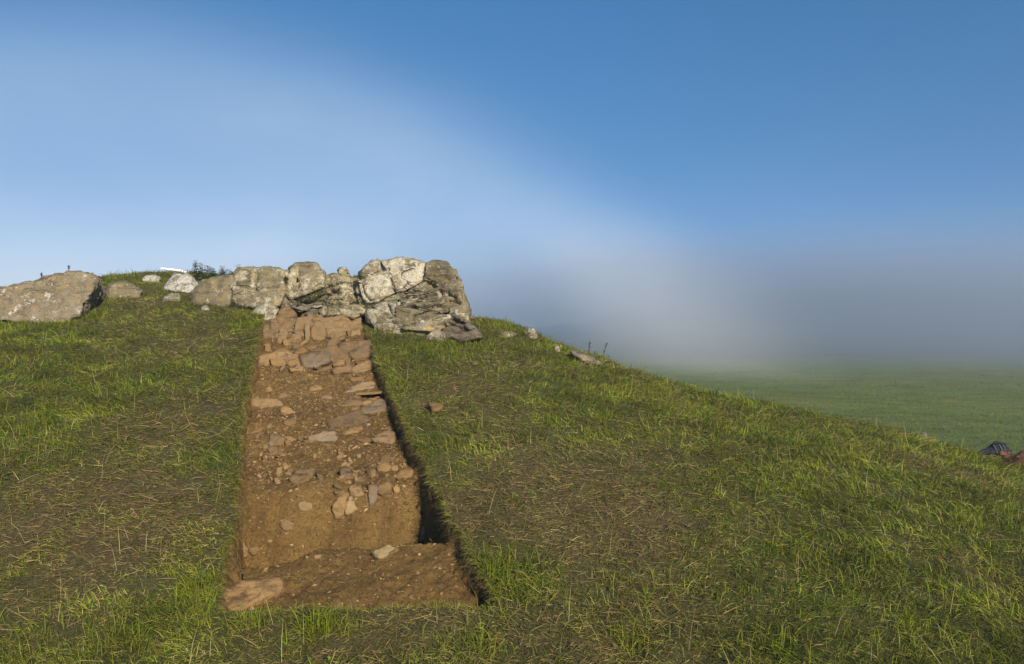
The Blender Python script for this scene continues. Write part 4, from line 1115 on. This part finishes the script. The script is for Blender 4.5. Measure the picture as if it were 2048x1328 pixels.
def tube(path, r0, r1, sides=5):
    path = np.asarray(path, float); V, Fc = [], []
    for i, p in enumerate(path):
        t = path[min(i + 1, len(path) - 1)] - path[max(i - 1, 0)]; t /= np.linalg.norm(t) + 1e-9
        a = np.cross(t, [0.3, .9, .1]); a /= np.linalg.norm(a); b_ = np.cross(t, a)
        r = r0 + (r1 - r0) * i / max(1, len(path) - 1)
        for s in range(sides):
            w_ = 2 * math.pi * s / sides
            V.append(p + r * (math.cos(w_) * a + math.sin(w_) * b_))
    for i in range(len(path) - 1):
        for s in range(sides):
            Fc.append([i * sides + s, i * sides + (s + 1) % sides, (i + 1) * sides + (s + 1) % sides, (i + 1) * sides + s])
    Fc.append(list(range(sides))[::-1]); Fc.append([(len(path) - 1) * sides + s for s in range(sides)])
    return V, Fc

def leaf_quad(p, d, L, w, up=.2):
    d = np.array(d, float); d /= np.linalg.norm(d)
    s = np.cross(d, [0, 0, 1.0]); s /= np.linalg.norm(s) + 1e-9
    m = p + d * L * .5 + np.array([0, 0, up * L * .3]); t = p + d * L + np.array([0, 0, -up * L * .3])
    dz = np.array([0, 0, w * .18])
    return [p, m - s * w * .5 + dz, m, m + s * w * .5 + dz, t], [[0, 1, 2], [0, 2, 3], [1, 4, 2], [2, 4, 3]]

def join(parts):
    V, Fc, o_ = [], [], 0
    for v, f in parts:
        V += list(v); Fc += [[i + o_ for i in q_] for q_ in f]; o_ += len(v)
    return V, Fc

def nettle(px, d, py_top, py_base, label, width=.12, stems=3):
    e_ = empty('nettle_plant'); tag(e_, label, 'weed', 'nettles on the summit')
    base = at(px, py_base, d); H = (py_base - py_top) / F * d
    base[2] -= .05
    sp_, lp_ = [], []
    for s in range(stems):
        q0 = base + np.array([RS.normal(0, width * .35), RS.normal(0, width * .4), 0]); h = (H + .05) * (1.0 if s == 0 else RS.uniform(.6, .92))
        q1 = q0 + np.array([RS.normal(0, width * .25), RS.normal(0, .04), h])
        path = [q0 + (q1 - q0) * t_ + np.array([math.sin(t_ * 3) * .01, 0, 0]) for t_ in np.linspace(0, 1, 6)]
        sp_.append(tube(path, .006, .003))
        for t_ in np.linspace(.15, 1, 9):
            pt = q0 + (q1 - q0) * t_
            for r_ in range(4):
                az = r_ * 1.57 + t_ * 9 + RS.uniform(-.4, .4); L_ = RS.uniform(.07, .12) * (1.15 - .5 * t_)
                lp_.append(leaf_quad(pt, (math.cos(az), math.sin(az), RS.uniform(-.2, .4)), L_, L_ * .5))
    mesh_obj('stem', *join(sp_), M['stem'], e_); mesh_obj('foliage', *join(lp_), M['leaf'], e_, smooth=False)

nettle(402, 14.0, 522, 556, 'tallest bushy nettle on the skyline right of the white sheet', .16, 5)
nettle(424, 14.0, 535, 556, 'small nettle second from the tallest nettle on the skyline', .07, 3)
nettle(445, 13.6, 535, 558, 'thin nettle between two shorter ones left of the outcrop', .06, 3)
nettle(458, 13.4, 540, 558, 'short nettle touching the outcrop, behind the low boulder', .07, 3)
nettle(476, 13.0, 531, 560, 'single bent nettle sprig above the left end of the outcrop', .015, 1)

def seed_stalk(px0, py0, px1, py1, d, label, from_t=.4, blob=.016, name='dock_stalk', group='seed stalks on the skyline', leafy=False):
    e_ = empty(name); tag(e_, label, 'weed', group)
    a, b_ = at(px0, py0, d), at(px1, py1, d); a = a - np.array([0, 0, .10])
    path = [a + (b_ - a) * t_ + np.array([0, 0, 0]) for t_ in np.linspace(0, 1, 6)]
    mesh_obj('stem', *tube(path, .005, .003), M['stem'], e_)
    V, Fc, o_ = [], [], 0
    for t_ in np.linspace(from_t, 1, 14):
        for r_ in range(3):
            pt = a + (b_ - a) * t_ + RS.normal(0, blob * .55, 3)
            X, f = rock_geo(pt + RS.normal(size=(7, 3)) * blob * .55, sub=1, p=5, amp=0, cuts=0)
            V.append(X); Fc.append(f + o_); o_ += len(X)
    mesh_obj('seed_head', np.concatenate(V), np.concatenate(Fc), M['seed'] if not leafy else M['leaf'], e_)
    for t_ in np.linspace(.3, .9, 4):
        az = RS.uniform(0, 6.28); mesh_obj('leaf', *leaf_quad(a + (b_ - a) * t_, (math.cos(az), math.sin(az), .3), .05, .015), M['leaf'], e_, smooth=False)

seed_stalk(1175, 716, 1180, 683, 11.6, 'upright brown seed stalk, leftmost of those on the right skyline')
seed_stalk(1187, 719, 1190, 703, 11.6, 'very short seed stalk between the two tall ones on the right skyline', .3, .011)
seed_stalk(1198, 725, 1214, 686, 11.6, 'tall seed stalk leaning right on the right skyline')
seed_stalk(1214, 730, 1217, 712, 11.6, 'short green-brown seed stalk, rightmost on the right skyline', .2, .013, leafy=True)
seed_stalk(82, 574, 83, 547, 12.6, 'small thistle head poking over the large boulder, left one', .86, .013, 'thistle', 'thistles behind the boulder')
seed_stalk(136, 562, 138, 531, 12.6, 'small thistle head poking over the large boulder, right one', .84, .014, 'thistle', 'thistles behind the boulder')
seed_stalk(942, 640, 938, 613, 11.9, 'small sprig beside the right edge of the outcrop', .8, .012, 'thistle', 'thistles behind the boulder')

# ------------------------------------------------------------------ white sheet on the summit
M['sheet'] = plain('white_plastic_sheet', (.66, .66, .67), .5, .3)
e_ = empty('plastic_sheet'); tag(e_, 'crumpled white plastic sheet lying on the grassy summit', 'plastic sheet')
def sheet(pl, pr, d, depth, seed, thick=.006):
    nx, ny = 40, 24
    A_, B_ = at(*pl, d), at(*pr, d)
    s, t_ = np.meshgrid(np.linspace(0, 1, nx), np.linspace(0, 1, ny))
    X = A_[0] + (B_[0] - A_[0]) * s + .04 * n2(s, t_, 3, seed, 2); Yy = A_[1] + depth * t_ + .05 * n2(s, t_, 3, seed + 4, 2)
    Zz = A_[2] + (B_[2] - A_[2]) * s + .016 * n2(s * 2, t_, 2.5, seed + 8, 3) + .015 * np.sin(t_ * 3.1)
    top = np.stack([X, Yy, Zz], -1).reshape(-1, 3); bot = top - np.array([0, 0, .035])
    i_ = np.arange(nx * ny).reshape(ny, nx)
    q1 = np.stack([i_[:-1, :-1], i_[:-1, 1:], i_[1:, 1:], i_[1:, :-1]], -1).reshape(-1, 4)
    m_ = nx * ny; side = []
    ring = list(i_[0, :]) + list(i_[1:, -1]) + list(i_[-1, -2::-1]) + list(i_[-2:0:-1, 0])
    for a_, b_ in zip(ring, ring[1:] + ring[:1]): side.append([a_, a_ + m_, b_ + m_, b_])
    return np.concatenate([top, bot]), np.concatenate([q1, q1[:, ::-1] + m_, np.array(side)])
V, Fc = sheet((321, 535.5), (358, 540.5), 15.0, .35, 1.0); mesh_obj('sheet_fold', V, Fc, M['sheet'], e_)
V, Fc = sheet((361, 540.5), (379, 549), 14.9, .3, 5.0); mesh_obj('sheet_fold', V, Fc, M['sheet'], e_)

# ------------------------------------------------------------------ spoil heap and dark bag at the right edge
M['spoil'] = plain('dark_spoil_soil', (.050, .028, .016), .95, .05, (.10, .050, .024), 9)
dh = 12.6
heap_c = at(2066, 925, dh)
nn = 60; rr, aa = np.meshgrid(np.linspace(0, 1, 22), np.linspace(0, 2 * math.pi, nn, endpoint=False))
hxp = heap_c[0] + .72 * rr * np.cos(aa); hyp = heap_c[1] + .55 * rr * np.sin(aa)
hz = heap_c[2] - .12 + .30 * np.cos(np.clip(rr, 0, 1) * 1.45) ** 1.2 + .05 * n2(hxp, hyp, 5, 2.0, 4)
hz = np.where(rr > .98, hz - .25, hz)
ii = np.arange(rr.size).reshape(rr.shape)
hq_ = np.stack([ii[:, :-1], ii[:, 1:], np.roll(ii, -1, 0)[:, 1:], np.roll(ii, -1, 0)[:, :-1]], -1).reshape(-1, 4)
e_ = empty('spoil_heap'); tag(e_, 'dark brown spoil heap with red-brown clods at the right edge', 'soil heap')
mesh_obj('soil', np.stack([hxp, hyp, hz], -1).reshape(-1, 3), hq_, M['spoil'], e_)
M['clod'] = plain('red_brown_clod', (.13, .066, .034), .95, .05, (.07, .035, .02), 14)
for px, py, s in ((1982, 916, .07), (1994, 913, .06), (2004, 908, .07), (2010, 912, .05), (2020, 920, .04), (2026, 934, .05), (2035, 915, .045), (2044, 928, .05), (2000, 922, .05), (1990, 921, .04), (2016, 905, .04)):
    c_ = at(px, py, dh - .42 - .1 * RS.rand())
    rock('clod', c_ + RS.normal(size=(12, 3)) * np.array([s, s, s * .6]) * .6, M['clod'], e_, sub=3, amp=.012, freq=16, cuts=2, p=10, seed=int(px))

M['bag'] = plain('dark_bag_fabric', (.012, .013, .017), .85, .15, (.022, .023, .028), 30)
M['strap'] = plain('pale_grey_strap', (.11, .11, .10), .8)
e_ = empty('holdall_bag'); tag(e_, 'dark blue-black holdall bag with pale straps beside the spoil heap', 'bag')
db = 12.95
prof = [(1956, 908, 3), (1960, 907, 5), (1968, 905, 6.5), (1978, 903, 8.5), (1984, 901, 11.5), (1990, 900, 13), (2000, 900, 13.5), (2010, 901, 13), (2016, 904, 10), (2020, 907, 7), (2022, 909, 3)]
V = []
ns = 24
for px, pyc, hh in prof:
    c_ = at(px, pyc, db); r_ = hh / F * db
    for s in range(ns):
        w_ = 2 * math.pi * s / ns
        q_ = c_ + np.array([0, math.cos(w_) * r_ * .9, math.sin(w_) * r_ * (1.0 if math.sin(w_) > 0 else .75)])
        V.append(q_ + .012 * np.array([0, math.cos(w_), math.sin(w_)]) * math.sin(px * .8 + 3 * w_))
Fc = [[i * ns + s, i * ns + (s + 1) % ns, (i + 1) * ns + (s + 1) % ns, (i + 1) * ns + s] for i in range(len(prof) - 1) for s in range(ns)]
Fc += [list(range(ns))[::-1], [(len(prof) - 1) * ns + s for s in range(ns)]]
mesh_obj('body', V, Fc, M['bag'], e_)
for px, pyc, hh, r_ in ((1986, 900.8, 11.8, .006), (1996, 900, 13.0, .008), (2003, 900.3, 13.0, .005)):
    c_ = at(px, pyc, db); R_ = hh / F * db + .012
    path = [c_ + np.array([.02 * math.sin(2 * w_), math.cos(w_) * R_ * .9, math.sin(w_) * R_]) for w_ in np.linspace(-.6, 3.9, 20)]
    mesh_obj('strap', *tube(path, r_, r_, 6), M['strap'], e_)
path = [at(1985, 888, db - .1), at(1988, 884, db - .12), at(1994, 883, db - .12), at(2000, 885, db - .1), at(2006, 885, db - .1), at(2012, 889, db - .08)]
mesh_obj('handle', *tube(path, .010, .010, 6), M['bag'], e_)

# ------------------------------------------------------------------ haze: the even fog that fills the valley
hm = bpy.data.materials.new('haze_air'); hm.use_nodes = True
nt = hm.node_tree; nt.nodes.clear()
out = nt.nodes.new('ShaderNodeOutputMaterial'); pv_ = nt.nodes.new('ShaderNodeVolumePrincipled')
pv_.inputs['Color'].default_value = (.88, .93, 1.0, 1)
pv_.inputs['Density'].default_value = HAZE
pv_.inputs['Anisotropy'].default_value = .35
nt.links.new(pv_.outputs[0], out.inputs['Volume'])
bx = np.array([[x_, y_, z_] for x_ in (-240, 240) for y_ in (-75, 160) for z_ in (-5.2, 7.2)])
haze = mesh_obj('haze', bx, [[0, 1, 3, 2], [4, 6, 7, 5], [0, 4, 5, 1], [2, 3, 7, 6], [0, 2, 6, 4], [1, 5, 7, 3]], hm, smooth=False)
tag(haze, 'pale fog hanging over the pasture and hillside', kind='stuff')

# thicker fog rolling over the far hillside and an added patch imitating the fogbow's glow
def fog(name, c, r, dens, label, colr, g):
    m = bpy.data.materials.new(name + '_air'); m.use_nodes = True
    nt = m.node_tree; nt.nodes.clear()
    o_ = nt.nodes.new('ShaderNodeOutputMaterial'); v = nt.nodes.new('ShaderNodeVolumePrincipled')
    v.inputs['Color'].default_value = (*colr, 1); v.inputs['Anisotropy'].default_value = g
    tc = nt.nodes.new('ShaderNodeTexCoord'); ln = nt.nodes.new('ShaderNodeVectorMath'); ln.operation = 'LENGTH'
    nt.links.new(tc.outputs['Object'], ln.inputs[0])
    f = mathn(nt, 'SUBTRACT', 1.0, mathn(nt, 'MULTIPLY', ln.outputs['Value'], ln.outputs['Value']))
    f = mathn(nt, 'MAXIMUM', f, 0.0)
    nz = noise_node(nt, tc.outputs['Object'], 2.2, 3, .55)
    f = mathn(nt, 'MULTIPLY', mathn(nt, 'POWER', f, 2.5), mathn(nt, 'MULTIPLY', mathn(nt, 'ADD', nz, .35), dens))
    nt.links.new(f, v.inputs['Density']); nt.links.new(v.outputs[0], o_.inputs['Volume'])
    V, Fc = ico(3)
    o = mesh_obj(name, V, Fc, m); o.location = c; o.scale = r
    return tag(o, label, kind='stuff')
fog('fog_bank', (58, 82, 0), (112, 72, 11.0), .110, 'thick fog drifting over the far hillside', (.85, .92, 1.0), .58)
bow_glow_mist = fog('bow_glow_mist', (9.2, 46, 0), (12.5, 20, 6.5), .020, 'foot of the fogbow behind the slope, its glow added as a bright fog patch', (1.0, .96, .90), -.25)
bow_glow_mist.rotation_euler = (0, math.radians(40), 0)  # tilted along the bow, standing in for its light before the hill
